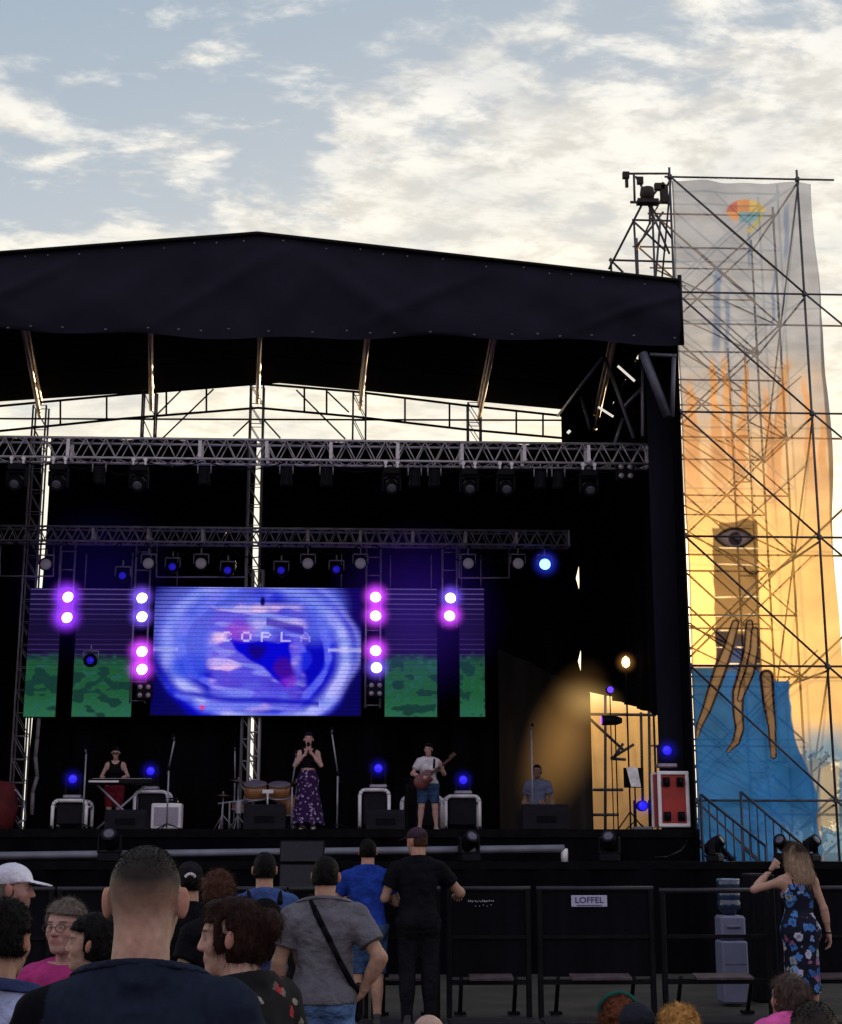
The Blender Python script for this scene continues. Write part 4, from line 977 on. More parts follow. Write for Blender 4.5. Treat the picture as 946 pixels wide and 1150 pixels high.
def paint_side(nx, nz, x0, w):
    x, y = np.meshgrid(x0+w*(np.arange(nx)+.5)/nx, 1-(np.arange(nz)+.5)/nz)
    c = np.zeros((nz, nx, 3))+np.array([.007, .0035, .028]); n1 = vn2(x*4.2, y*9, 1.9, 15); n2 = vn2(x*5, y*12, 4, 6)
    line = ((np.arange(nz) % 5) < 1)[:, None]*np.ones((1, nx)); top = ss(.34, .03, y)
    c = lerp(c, (.13, .09, .30), line*top*.6); c = lerp(c, (.06, .03, .2), line*ss(.30, .5, y)*.6)
    g = ss(.50, .60, y+.02*n2); c = lerp(c, (.012, .085, .032), g); c = lerp(c, (.02, .125, .065), g*ss(.80, 1.0, y)*.8); c = lerp(c, (.018, .10, .09), g*ss(.2, .6, n2)*.6)
    c = lerp(c, (.012, .012, .05), line*ss(.75, .5, y)*g*.8)
    bl = ss(.16, .34, n1+.35*n2-2.6*np.abs(y-.75)+.28); c = lerp(c, (.006, .034, .030), bl*g*.9)
    c *= (.9+.2*rng.rand(nz, nx))[..., None]; return c
LEDM = attr_mat('led_face', .9, .0, emission=1.0)
def screen(label, u0, u1, v0, v1, Y, nx, nz, c, strength, group):
    a, d = P(u0, v0, Y), P(u1, v1, Y); x0, x1, zt, zb = a[0], d[0], a[2], d[2]
    t_ = thing('video_screen', label, 'video screen', ((x0+x1)/2, Y, zb), group); o0 = V3(*t_.location)
    gx, gz = np.meshgrid(np.linspace(x0, x1, nx+1), np.linspace(zb, zt, nz+1)); V = np.stack([gx, np.full_like(gx, Y), gz], -1).reshape(-1, 3)-o0
    i, j = np.meshgrid(np.arange(nx), np.arange(nz)); q = (j*(nx+1)+i).ravel(); Q = np.stack([q, q+1, q+nx+2, q+nx+1], 1)
    link('led_face', mesh_np('led_face', V, Q, False, c.reshape(-1, 3)*strength), LEDM, t_)
    MB().box(((x0+x1)/2, Y+.06, (zt+zb)/2), (x1-x0+.03, .11, zt-zb+.03)).build('screen_cabinet', BLKP, t_)
    b = MB()
    for x in (x0+.1*(x1-x0), x1-.1*(x1-x0)): b.tube((x, Y+.08, zt), (x, Y+.08, zb2), .012, 6)
    b.build('hanger', ALUD, t_)
    return t_
YS = 28.4
screen('big central video screen with a blue and white swirl and pale lettering', 175, 405, 659, 804, YS, 200, 126, paint_main(200, 126), 1.0, 'video screens')
for u0, u1, x0, lb in ((35, 62, .0, 'narrow video screen at the far left, green below and dark violet above'), (88, 147, .45, 'wide green and violet video screen left of the big screen'), (433, 491, 1.6, 'wide green and violet video screen right of the big screen'), (516, 545, 2.3, 'narrow green video screen at the far right')):
    nx = int((u1-u0)*.9); screen(lb, u0, u1, 661, 805, YS+.02, nx, 126, paint_side(nx, 126, x0, (u1-u0)/100), 1.0, 'video screens')
# ---------------------------------------------------------------- scaffold tower with printed banner
LV = [14.85-2.46*i for i in range(6)]+[.09]
YN = 27.0; xl = P(752, 195, YN)[0]; xr = P(895, 195, YN)[0]; xr2 = xr+2.75; Zs = LV
tw = thing('scaffold_tower', 'tall steel scaffold tower of crossed tubes beside the stage', 'scaffold', ((xl+xr)/2, YN+2.4, 0))
SUNGLOW = mat('sunglow_tube', (.36, .22, .10), .6, .2, var=.4, scale=5, bump=.2)  # orange sun glow put into the colour of the tubes behind the banner
def tb(name, p, q, r=.0215, m=GALV): MB().tube(p, q, r, 8).build(name, SUNGLOW if p[1] > YN+.5 else m, tw)
rowsY = [YN, YN+1.75, YN+3.5]
for yi, y in enumerate(rowsY):
    for x in (xl, xr):
        MB().tube((x, y, 0), (x, y, 15.05), .0245, 8).build('upright', GALV, tw)
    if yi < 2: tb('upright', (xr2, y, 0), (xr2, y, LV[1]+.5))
    for i, z in enumerate(LV):
        x1 = xr2+.2 if i >= 1 and yi == 0 else (xr2 if i >= 1 and yi < 2 else xr+.1)
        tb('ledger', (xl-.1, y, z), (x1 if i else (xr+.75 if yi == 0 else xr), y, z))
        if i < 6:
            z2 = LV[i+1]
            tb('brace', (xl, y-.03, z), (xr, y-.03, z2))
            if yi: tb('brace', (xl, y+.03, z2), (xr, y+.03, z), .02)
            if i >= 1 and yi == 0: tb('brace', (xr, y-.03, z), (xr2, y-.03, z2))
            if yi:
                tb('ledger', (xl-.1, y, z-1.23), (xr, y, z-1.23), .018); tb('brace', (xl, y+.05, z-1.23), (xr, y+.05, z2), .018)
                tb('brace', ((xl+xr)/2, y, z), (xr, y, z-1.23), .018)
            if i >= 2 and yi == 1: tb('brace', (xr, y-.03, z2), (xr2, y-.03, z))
for x in (xl, xr):
    for i, z in enumerate(LV):
        for k in range(2):
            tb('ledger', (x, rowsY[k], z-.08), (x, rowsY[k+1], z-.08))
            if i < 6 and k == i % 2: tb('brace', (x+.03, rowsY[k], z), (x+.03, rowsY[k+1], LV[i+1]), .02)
for x in (xl, xr):
    for y in rowsY:
        for z in LV[:6]: MB().box((x, y, z), (.085, .10, .10), bev=.02).build('coupler', GALV, tw)
# inner slimmer mast seen through the cloth
xi = P(815, 400, YN+1.2)[0]
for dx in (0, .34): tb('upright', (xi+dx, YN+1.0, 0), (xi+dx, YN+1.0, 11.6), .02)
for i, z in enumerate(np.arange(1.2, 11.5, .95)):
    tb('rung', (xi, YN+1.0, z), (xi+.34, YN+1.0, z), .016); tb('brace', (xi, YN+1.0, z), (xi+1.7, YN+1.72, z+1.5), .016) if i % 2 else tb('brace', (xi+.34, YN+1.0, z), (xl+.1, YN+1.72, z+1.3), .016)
# outrigger to the left of its top, standing behind the roof
og = thing('scaffold_outrigger', 'small splayed scaffold frame leaning out left of the tower top, over the roof corner', 'scaffold', (P(722, 300, YN)[0], YN+.6, 9))
def ob(name, u0, v0, u1, v1, y0, y1, r=.024): MB().tube(P(u0, v0, y0), P(u1, v1, y1), r, 8).build(name, GALV, og)
y0, y1 = YN, YN+1.3
for a in (('ledger', 702, 195, 752, 195, y0, y0), ('ledger', 708, 227, 752, 228, y0, y0, .03), ('upright', 712, 195, 713, 227, y0, y0), ('brace', 714, 198, 728, 222, y0, y0), ('brace', 745, 205, 731, 222, y0, y0),
          ('leg', 722, 228, 684, 302, y0, y1), ('leg', 712, 246, 717, 340, y1, y1), ('leg', 742, 246, 734, 340, y1, y1), ('ledger', 710, 247, 754, 248, y1, y1), ('ledger', 684, 292, 756, 294, y1, y1), ('brace', 711, 248, 748, 282, y1, y1), ('brace', 714, 278, 745, 238, y1, y1), ('brace', 730, 230, 755, 268, y0, y0), ('leg', 686, 292, 700, 306, y1, y1), ('leg', 686, 290, 687, 310, y1, y1), ('upright', 730, 228, 730, 252, y0, y0), ('leg', 728, 229, 752, 285, y0, y0)): ob(*a)
b = MB(); p = P(727, 218, YN-.05); b.lathe([(.0, -.16), (.13, -.12), (.15, 0), (.13, .12), (0, .16)], p, 14, 'z'); b.build('winch_drum', mat('rusty_dark', (.035, .022, .018), .7), og); b = MB(); b.box(p+V3(0, 0, -.17), (.42, .2, .08)); b.build('clamp_block', mat('rusty_dark', (.035, .022, .018), .7), og); b = MB(); MB().box(P(719, 203, YN), (.12, .1, .14)).build('clamp_block', mat('rusty_dark', (.035, .022, .018), .7), og); MB().box(P(703, 197, YN), (.13, .1, .13)).build('clamp_block', mat('rusty_dark', (.035, .022, .018), .7), og); MB().box(P(704, 205, YN), (.06, .06, .2)).build('clamp_block', mat('rusty_dark', (.035, .022, .018), .7), og); MB().box(P(741, 210, YN), (.22, .1, .16), bev=.02).build('clamp_block', mat('rusty_dark', (.035, .022, .018), .7), og); MB().box(P(746, 218, YN), (.16, .1, .4), bev=.02).build('clamp_block', mat('rusty_dark', (.035, .022, .018), .7), og)
# banner: thin printed mesh cloth hung just behind the front tubes
YBN = YN+.14
def banner():
    bl, br = P(754, 195, YBN)[0], P(912, 195, YBN)[0]; zt, zb = 14.83, .35; nx, nz = 176, 880
    gx, gz = np.meshgrid(np.linspace(bl, br, nx+1), np.linspace(zb, zt, nz+1))
    gy = YBN+.05*np.sin(gx*3.1+gz*.6)+.035*np.sin(gx*7+gz*1.7)+.02*vn2(gx, gz, 2.5, 4)+.06*np.exp(-((gx-br)/.25)**2)*np.sin(gz*1.9)
    gx = gx+.05*((gx-bl)/(br-bl))*np.sin(gz*.8)
    V = np.stack([gx, gy, gz], -1).reshape(-1, 3); U, W = UV(V); n1 = vn2(V[:, 0], V[:, 2], 1.2, 7); n2 = vn2(V[:, 0], V[:, 2], 4, 8)
    c = np.zeros((len(V), 4))+np.array([.42, .44, .50, .46])
    def put(m, col, a=None):
        m = np.clip(m, 0, 1)[:, None]; t_ = np.array([*col, 1.0 if a is None else a]); 
        c[:] = c*(1-m)+(np.array([*col, 0])+np.array([0, 0, 0, 1])*(c[:, 3:4] if a is None else a))*m
    put(ss(385, 520, W+30*n1), (.86, .60, .34), .54); put(ss(470, 620, W), (.90, .56, .18), .60)  # beige print, deepened to gold to carry the sun glow
    put(ss(290, 270, W)*ss(225, 240, W)*.5*(n2 > .2), (.38, .39, .45))
    # orange flames rising out of the lower print
    for (uu, top, wd, dr) in ((775, 425, 9, 6), (800, 400, 7, 10), (812, 395, 5, 14), (838, 400, 5, -8), (858, 430, 6, 16), (884, 400, 7, -16), (905, 420, 6, 8), (922, 455, 6, 4)):
        f = (W-top)/150; put(ss(1.15, .6, np.abs(U-uu-dr*f+3*n2)/(wd*1.5*(.35+.65*np.clip(f, 0, 1))))*ss(top-6, top+20, W)*ss(600, 500, W), (.84, .44, .17), .66)
    # bluish brush strokes
    for (uu, v0, v1, wd) in ((806, 300, 395, 5), (818, 330, 400, 3), (843, 250, 300, 2), (885, 230, 290, 3), (870, 300, 370, 2)):
        put(ss(1.2, .5, np.abs(U-uu+(W-v0)*.03+2*n2)/wd)*ss(v0-10, v0+10, W)*ss(v1+10, v1-10, W)*.7, (.13, .22, .42), .66)
    # round emblem near the top
    q = np.hypot((U-838)/22, (W-237)/13); em = ss(1.06, .92, q)
    put(em*(W < 238)*ss(832, 828, U), (.55, .14, .08), .62); put(em*(W < 238)*(U >= 828)*(U < 842), (.70, .30, .10), .62); put(em*(W < 238)*(U >= 842), (.72, .52, .14), .62); put(em*(W >= 238)*(U < 830), (.80, .40, .18), .7); put(em*(W >= 238)*(U >= 830), (.24, .46, .55), .7)
    put(ss(3, 1, np.abs(np.hypot(U-824, W-232)-32))*(U > 838)*(W > 240), (.55, .50, .15), .7)
    # blue lower cloth
    rb = np.interp(W, [745, 764, 765, 800, 830, 860, 890, 930, 965], [855, 855, 886, 888, 894, 906, 917, 921, 925]); bm = ss(1.2, -1.2, U-rb-2*n2)*ss(748, 751, W+(U-780)*.0)
    put(bm, (.055, .31, .70), .975); put(bm*ss(.25, .7, n2+n1)*.35, (.06, .26, .66)); put(bm*ss(890, 950, W)*ss(850, 900, U)*.6, (.16, .36, .58), .80)
    wt = ss(-1, 2, U-rb)*ss(805, 850, W+10*n2); put(wt, (.20, .40, .62), .80); put(ss(.1, .5, n2+.5*n1-.2)*wt*ss(840, 870, W)*.8, (.60, .62, .60), .62)
    put(ss(3, 0, np.abs(U-932)-9)*ss(3, 0, np.abs(W-895)-34-.4*(U-930)), (.85, .80, .64), .62)
    # brown column with an eye
    topc = 587-5*np.exp(-((U-838)/9)**2)+6*(U < 808); col = ss(-1, 1, U-800-.03*(W-590)-.6*np.sin(W*.2))*ss(1, -1, U-851-.02*(W-590)); colm = col*ss(-1.5, 1.5, W-topc)*ss(754, 750, W)
    put(colm, (.48, .28, .085), .90); put(colm*ss(.0, .5, n1+.4*n2)*.35, (.62, .37, .12)); put(colm*ss(-.1, -.6, n1)*.4, (.38, .20, .06))
    low = colm*ss(-2, 2, W-705-.22*(U-800)); put(low, (.055, .03, .045), .94); put(low*ss(812, 830, W*0+U)*ss(740, 735, U*0+W)*.3, (.10, .06, .07))
    put(low*ss(715, 745, W)*ss(-3, 3, U-820)*ss(836, 832, U), (.06, .14, .38))
    e = ((U-825)/23)**2; ey = np.abs(W-604.5); lens = ss(.14, -.06, ey/12-(1-e)); put(lens*(e < 1), (.018, .009, .012), .98); lens = ss(.12, -.06, ey/9-(1-((U-825)/19)**2)); put(lens, (.26, .19, .17)); 
    put(ss(.2, -.1, ey/6.5-(1-((U-825)/15)**2))*.8, (.36, .29, .28)); put(ss(8.5, 7, np.hypot(U-826, W-605)), (.03, .018, .03)); put(ss(3.5, 2.5, np.hypot(U-829, W-603)), (.11, .09, .13))
    put(ss(1.6, .6, np.abs(np.hypot((U-846)/10, (W-636)/8)-1)*9)*(W > 634)*colm, (.05, .03, .03)); put(ss(1.5, .6, np.abs(W-655-.9*(848-U)))*(U > 836)*(U < 849), (.10, .06, .05)); put(ss(1.5, .6, np.abs(W-640-.9*(U-838)))*(U > 836)*(U < 849)*.0, (.1, .06, .05))
    for vv, dv in ((615.5, .02), (634, .03), (670.5, -.02), (691, -.04), (708, 0), (727, 0), (745.5, 0)): put(ss(1.1, .3, np.abs(W-vv-dv*(U-825)))*colm*(.5+.5*(n2 > -.3)), (.75, .66, .45), .6)
    # long tapering legs
    def leg(pts, w0):
        pts = np.array(pts, float); d = np.full(len(V), 99.0); 
        for k in range(len(pts)-1):
            a, bb = pts[k], pts[k+1]; ba = bb-a; h = np.clip(((U-a[0])*ba[0]+(W-a[1])*ba[1])/(ba @ ba), 0, 1); d = np.minimum(d, np.hypot(U-a[0]-h*ba[0], W-a[1]-h*ba[1])/(w0[k]+(w0[k+1]-w0[k])*h))
        put(ss(1.2, 1.04, d), (.030, .008, .012), .97); put(ss(.72, .60, d), (.46, .28, .12), .95); put(ss(.35, .15, d)*.4, (.56, .36, .18))
    c[:, :3] = np.where(((colm > .5) & (c[:, 3] > .9))[:, None], c[:, :3], c[:, :3])
    leg([(826, 700), (818, 728), (809, 752), (801, 775), (794, 796), (786, 814), (783, 828)], [4, 5.5, 7, 6.2, 5, 3.5, 1.5]); leg([(842, 700), (841, 730), (836, 756), (829, 778), (829, 800), (831, 818), (827, 833), (818, 843)], [4, 6, 7.2, 6.5, 5.8, 5, 4, 1.8])
    leg([(848, 708), (847, 730), (842, 755), (836, 770), (831, 785)], [4, 5, 5.5, 5, 3]); leg([(861, 760), (863, 785), (867, 815), (868, 832), (869, 849)], [7.5, 6.6, 4.6, 3.8, 3.2])
    c[:, :3] *= (1+.10*n2)[:, None]; c[:, 3] = np.clip(c[:, 3]+.05*n1*(c[:, 3] < .7), 0, 1)
    hem = np.maximum(ss(.06, .03, br-V[:, 0]), ss(.05, .02, V[:, 0]-bl)); c[:, 3] = np.maximum(c[:, 3], .85*hem); c[:, :3] *= (1-.45*hem)[:, None]
    i, j = np.meshgrid(np.arange(nx), np.arange(nz)); q = (j*(nx+1)+i).ravel(); Q = np.stack([q, q+1, q+nx+2, q+nx+1], 1); o0 = V3((bl+br)/2, YBN, zb)
    o = link('banner', mesh_np('banner', V-o0, Q, True, c), sheet_mat('banner_cloth')); o.location = o0
    tag(o, 'tall translucent printed banner with an eyed brown column above blue cloth', 'banner')
banner()
# pale tarpaulin behind the right opening, golden sunlight painted into its colours
nx, nz = 40, 60; x0, x1, z0, z1 = P(640, 850, 32)[0], P(775, 850, 32)[0], 1.2, P(690, 768, 32)[2]; V, C = [], []
for i in range(nx+1):
    for j in range(nz+1):
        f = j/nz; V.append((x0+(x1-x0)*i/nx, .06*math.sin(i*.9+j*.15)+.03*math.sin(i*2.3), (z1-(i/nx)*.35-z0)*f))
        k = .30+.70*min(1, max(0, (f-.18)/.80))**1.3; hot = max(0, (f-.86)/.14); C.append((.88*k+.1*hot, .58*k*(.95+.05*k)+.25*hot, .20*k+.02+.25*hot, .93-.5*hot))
a = (np.arange(nx)[:, None]*(nz+1)+np.arange(nz)[None, :]).ravel(); V = np.array(V)-np.array([(x0+x1)/2, 0, 0])
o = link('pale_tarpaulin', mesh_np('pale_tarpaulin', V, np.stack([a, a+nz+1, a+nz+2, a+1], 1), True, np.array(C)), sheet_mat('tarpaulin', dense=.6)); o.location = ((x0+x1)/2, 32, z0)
tag(o, 'sunlit yellow tarpaulin seen through the opening at the right of the stage', 'tarpaulin')
# ---------------------------------------------------------------- things on the stage
def gpt(u, Y): return P(u, 932, Y)[0]
WEDGE = mat('wedge_black', (.012, .012, .017), .6, bump=.3, bscale=90, spec=.1)
BLUL = emit('blue_floor_lamp', (.03, .02, 1.0), .7)
def case(label, u0, u1, vtop, Y, lamp=None, w2=None, lamp_label=None):
    """black cabinet with a pale pipe frame round its edges"""
    x0, x1 = gpt(u0, Y), gpt(u1, Y); z1 = P((u0+u1)/2, vtop, Y)[2]; d = .55; t_ = thing('equipment_case', label, 'equipment case', ((x0+x1)/2, Y, FZ), 'pale edged black cases on the stage')
    MB().box(((x0+x1)/2, Y+d/2+.03, (FZ+.08+z1)/2), (x1-x0-.10, d-.04, z1-FZ-.14), bev=.02).build('cabinet', WEDGE, t_)
    for y, k in ((Y, 'edge_frame'), (Y+d, 'edge_frame')):
        b = MB(); r = .04
        r = .03; pts = [(x0, y, FZ+.05), (x0, y, z1-.08), (x0+.025, y, z1-.025), (x0+.08, y, z1), (x1-.08, y, z1), (x1-.025, y, z1-.025), (x1, y, z1-.08), (x1, y, FZ+.05)]; b.path(pts, r, 8)
        b.build(k, WHITEM, t_)
    for x in (x0, x1):
        b = MB(); b.tube((x, Y, z1-.10), (x, Y+d, z1-.10), .02); b.build('side_bar', WHITEM, t_)
        for y in (Y, Y+d):
            b = MB(); b.lathe([(0, -.02), (.05, -.02), (.05, .02), (0, .02)], (x, y, FZ+.05), 12, 'x'); b.build('caster', BLKP, t_)
    if lamp: floor_lamp(lamp_label, lamp[0], lamp[1], Y+.25, z1+.035)
    return t_
def floor_lamp(label, u, v, Y, zb):
    p = P(u, v, Y); t_ = thing('floor_lamp', label, 'stage lamp', (p[0], Y, zb), 'small blue lamps standing on the stage')
    b = MB(); b.box((p[0], Y, zb+.035), (.30, .22, .06), bev=.015); b.build('lamp_base', ALUD, t_)
    b = MB(); h = max(p[2]-zb, .12)
    for s_ in (-1, 1): b.box((p[0]+s_*.12, Y, zb+.06+h/2), (.03, .08, h+.06), bev=.008)
    b.build('yoke', BLKP, t_)
    b = MB(); b.lathe([(.05, .12), (.085, .08), (.088, -.09), (.078, -.095), (.076, -.07)], (p[0], Y, zb+h), 16, 'y'); hd = b.build('lamp_head', BLKP, t_)
    b = MB(); b.lathe([(0, -.10), (.05, -.095), (.074, -.085)], (p[0], Y, zb+h), 16, 'y'); b.build('lens', BLUL, hd)
    haze('haze_glow', (.03, .02, 1.0), .6, .24, V3(p[0], Y-.12, zb+h)-V3(*t_.location), t_)
case('pale edged black case at the far left of the stage', 58, 96, 899, 25.2, (83, 875), lamp_label='small blue lamp on the pale edged case at the far left')
case('pale edged black case between keyboard player and grey amplifier', 150, 187, 889, 26.4, (170, 866), lamp_label='small blue lamp on the case right of the keyboard player')
case('pale edged black case between singer and guitarist', 404, 437, 887, 25.4, (425, 863), lamp_label='small blue lamp on the case left of the guitarist')
case('pale edged black case directly behind the guitarist', 452, 497, 895, 26.9)
case('pale edged black case right of the guitarist, with a blue lamp on top', 501, 539, 894, 25.6, (520, 876), lamp_label='small blue lamp on the case right of the guitarist')
def amp(label, u0, u1, vt, Y, face, name='guitar_amplifier'):
    x0, x1 = gpt(u0, Y), gpt(u1, Y); z1 = P(u0, vt, Y)[2]; xm = (x0+x1)/2; t_ = thing(name, label, 'amplifier', (xm, Y, FZ))
    MB().box((xm, Y+.16, (FZ+.04+z1)/2), (x1-x0, .30, z1-FZ-.04), bev=.02).build('cabinet', WHITEM if face is not None else BLKP, t_)
    b = MB(); b.box((xm, Y, (FZ+.09+z1-.06)/2), (x1-x0-.10, .02, z1-FZ-.16)); b.build('speaker_grill', face or GRILL, t_)
    MB().box((xm, Y+.1, z1+.03), (x1-x0-.14, .12, .04), bev=.01).build('control_panel', BLKP, t_)
    MB().tube((xm-.15, Y+.18, z1+.08), (xm+.15, Y+.18, z1+.08), .015).build('handle', BLKP, t_)
    return t_
amp('small amplifier with pale grey speaker cloth standing left of the drums', 169, 203, 902, 25.0, mat('grill_pale', (.36, .34, .42), .8, var=.15, scale=50, bump=.6, bscale=200))
amp('black guitar amplifier leaning back left of the guitarist', 455, 470, 880, 26.2, None)
def wedge(label, u0, u1, vt, Y):
    x0, x1 = gpt(u0, Y), gpt(u1, Y); z1 = P(u0, vt, Y)[2]; t_ = thing('monitor_wedge', label, 'stage monitor', ((x0+x1)/2, Y, FZ), 'black wedge monitors along the stage front')
    h = z1-FZ; pr = [(Y, FZ+.02), (Y+.06, FZ+h*.25), (Y+.30, z1), (Y+.55, FZ+h*.45), (Y+.55, FZ+.02)]; pr = [(Y, FZ+.02), (Y, FZ+h*.8), (Y+.10, z1), (Y+.45, FZ+h*.55), (Y+.5, FZ+.02)]
    b = MB(); n = len(pr); b.add([(x, y, z) for x in (x0, x1) for y, z in pr], [tuple(range(n)), tuple(range(2*n-1, n-1, -1))]+[(i, (i+1) % n, n+(i+1) % n, n+i) for i in range(n)]); b.build('cabinet', WEDGE, t_)
    b = MB(); b.box(((x0+x1)/2, Y-.006, FZ+h*.42), (.30, .012, .10)); b.build('back_panel', GRILL, t_)
    for x in (x0+.1, x1-.1): MB().box((x, Y+.1, FZ+.01), (.06, .08, .02)).build('foot', BLKP, t_)
wedge('black wedge monitor in front of the keyboard player', 117, 163, 909, 23.6); wedge('black wedge monitor in front of the drums', 273, 320, 903, 23.6)
wedge('black wedge monitor left of the guitarist, in front of a pale edged case', 411, 455, 909, 23.6); wedge('black wedge monitor below the seated person at right', 588, 640, 903, 23.4)
# keyboard on its stand
kx, kY = gpt(126, 25.3), 25.3; kz = P(126, 878, kY)[2]; kb = thing('keyboard', 'long dark keyboard on a pale stand in front of the sleeveless player', 'keyboard', (kx, kY, FZ)); L0, L1 = gpt(97, kY), gpt(172, kY)
MB().box(((L0+L1)/2, kY, kz), (L1-L0, .30, .09), bev=.015).build('keyboard_body', BLKP, kb)
b = MB()
for i in range(36): b.box((L0+.06+(L1-L0-.12)*(i+.5)/36, kY+.07, kz+.05), ((L1-L0-.12)/36-.003, .14, .014))
b.build('keys', mat('ivory_keys', (.6, .6, .58), .35), kb)
MB().box(((L0*3+L1)/4, kY-.152, kz), ((L1-L0)*.45, .01, .03)).build('edge_strip', WHITEM, kb)
for s_ in (-1, 1):
    b = MB(); b.tube(((L0+L1)/2-s_*.40, kY+.02*s_, FZ+.02), ((L0+L1)/2+s_*.40, kY+.02*s_, kz-.05), .018); b.tube(((L0+L1)/2-s_*.40, kY-.22, FZ+.02), ((L0+L1)/2-s_*.40, kY+.22, FZ+.02), .018); b.build('stand_leg', ALUD, kb)
# microphone stands
def mic_stand(label, u, vt, Y, boom=None, vb=930, clothm=None):
    p = P(u, vt, Y); x, zt = p[0], p[2]; t_ = thing('microphone_stand', label, 'microphone stand', (x, Y, FZ), 'microphone stands on the stage')
    zj = zt if boom is None else P(u, boom[1], Y)[2]
    MB().tube((x, Y, FZ+.05), (x, Y, zj), .014, 8).build('pole', ALUD, t_)
    for a in (0.3, 2.4, 4.5): b = MB(); b.tube((x, Y, FZ+.12), (x+.28*math.cos(a), Y+.28*math.sin(a), FZ+.015), .010, 6); b.build('leg', BLK, t_)
    end = V3(x, Y, zj)
    if boom is not None:
        end = P(boom[0], vt, Y-.2); b = MB(); b.tube(V3(x, Y, zj)-.25*(end-V3(x, Y, zj)), end, .014, 6); b.build('boom', ALUD, t_)
        b = MB(); b.lathe([(.02, -.05), (.03, 0), (.02, .05)], (x, Y, zj), 10, 'z'); b.build('joint', BLKP, t_)
    d = V3(0, -.7, .35); d /= np.linalg.norm(d); b = MB(); b.tube(end-d*.02, end+d*.14, .013, 8, .018); mc = b.build('microphone', ALUD, t_)
    b = MB(); b.lathe([(0, -.03), (.02, -.02), (.027, 0), (.02, .02), (0, .03)], end+d*.165, 10, 'z'); b.build('mic_grille', GRILL, mc)
    return t_
mic_stand('straight microphone stand left of the keyboard player', 97, 846, 25.0); mic_stand('microphone stand with slanted boom right of the keyboard player', 191, 832, 24.6, (196, 862))
mic_stand('microphone stand with slanted boom right of the singer', 380, 824, 24.8, (373, 868)); mic_stand('microphone stand close left of the singer', 329, 850, 24.6, (333, 880)); mic_stand('thin microphone stand behind the drums', 265, 843, 27.3, (264, 876))
mic_stand('tall microphone stand left of the seated person at right', 597, 820, 25.2)
# drum kit
dY = 26.7; dx = P(299, 900, dY)[0]; dk = thing('drum_kit', 'drum kit with two tan toms behind the wedge at the middle mast', 'drum kit', (dx, dY, FZ))
TAN = mat('tan_drum', (.36, .17, .07), .35, var=.25, scale=3, spec=.5, aniso=(1, 8, 1)); SK = mat('drum_skin', (.16, .14, .13), .6)
def drum(name, c, r, h, tilt, axis='z'):
    M = Matrix.Rotation(R(tilt), 3, 'X'); b = MB(); b.lathe([(r, -h/2), (r, h/2)], c, 26, axis, M); d_ = b.build(name, TAN, dk)
    b = MB(); b.lathe([(0, h/2+.002), (r-.005, h/2+.002), (r+.012, h/2-.008), (r+.012, h/2-.03), (r, h/2-.03)], c, 26, axis, M); b.build('skin_and_hoop', SK, d_)
    b = MB(); b.lathe([(r, -h/2+.03), (r+.012, -h/2+.03), (r+.012, -h/2), (0, -h/2)], c, 26, axis, M); b.build('lower_hoop', ALUD, d_)
t1, t2 = P(287, 888, dY), P(314, 888, dY); drum('tom', t1, .20, .27, 18); drum('tom', t2, .19, .25, 18); drum('bass_drum', V3(dx, dY+.2, FZ+.30), .29, .42, 0, 'y'); drum('floor_tom', P(322, 905, dY+.6), .2, .38, 0); drum('snare_drum', P(272, 905, dY+.35), .18, .14, 6)
b = MB(); b.tube(t1+V3(.1, 0, -.05), V3(dx, dY, FZ+.55), .018); b.tube(t2+V3(-.1, 0, -.05), V3(dx, dY, FZ+.55), .018); b.tube((dx, dY, FZ+.55), (dx, dY, FZ+.75), .02); b.build('tom_mount', ALU, dk)
b = MB(); p = P(301, 889, dY-.3); b.box(p, (.20, .02, .07), bev=.01); b.tube(p, p-V3(0, 0, .28), .015); b.build('badge_clamp', WHITEM, dk)
def cymbal(label, u, v, Y, r, tilt):
    c = P(u, v, Y); t_ = thing('cymbal', label, 'cymbal', (c[0], Y, FZ), 'cymbals of the drum kit'); b = MB(); b.lathe([(r, 0), (r*.35, .02), (r*.2, .03), (0, .05)], c, 24, 'z', Matrix.Rotation(R(tilt), 3, 'Y')); b.build('cymbal_plate', mat('bronze', (.16, .10, .04), .35, .8), t_)
    MB().tube((c[0], Y, FZ), c+V3(0, 0, .08), .012).build('pole', ALUD, t_)
    for a in (0.3, 2.4, 4.5): MB().tube((c[0], Y, FZ+.3), (c[0]+.25*math.cos(a), Y+.25*math.sin(a), FZ+.01), .010, 6).build('leg', ALUD, t_)
cymbal('cymbal on a stand over the left tom', 268, 878, 26.9, .24, 10); cymbal('cymbal on a stand over the right tom', 333, 880, 27.2, .24, -12); cymbal('pair of hi-hat cymbals on a stand at the left of the drums', 251, 894, 26.4, .18, 2)
# conga pair left of the drums, low
for u, lb in ((258, 'pale metal stand with clamps just left of the drums'),):
    p = P(u, 908, 25.6); b = MB()
    for k in (-.14, .0, .16): b.tube((p[0]+k, 25.6, FZ), (p[0]+k*.8, 25.6, p[2]+.12+.1*k), .014)
    b.tube((p[0]-.2, 25.6, p[2]+.08), (p[0]+.25, 25.6, p[2]+.14), .013); b.box((p[0]+.16, 25.55, p[2]+.02), (.1, .1, .24), bev=.02); solo('percussion_stand', b, ALUD, lb, 'percussion stand')
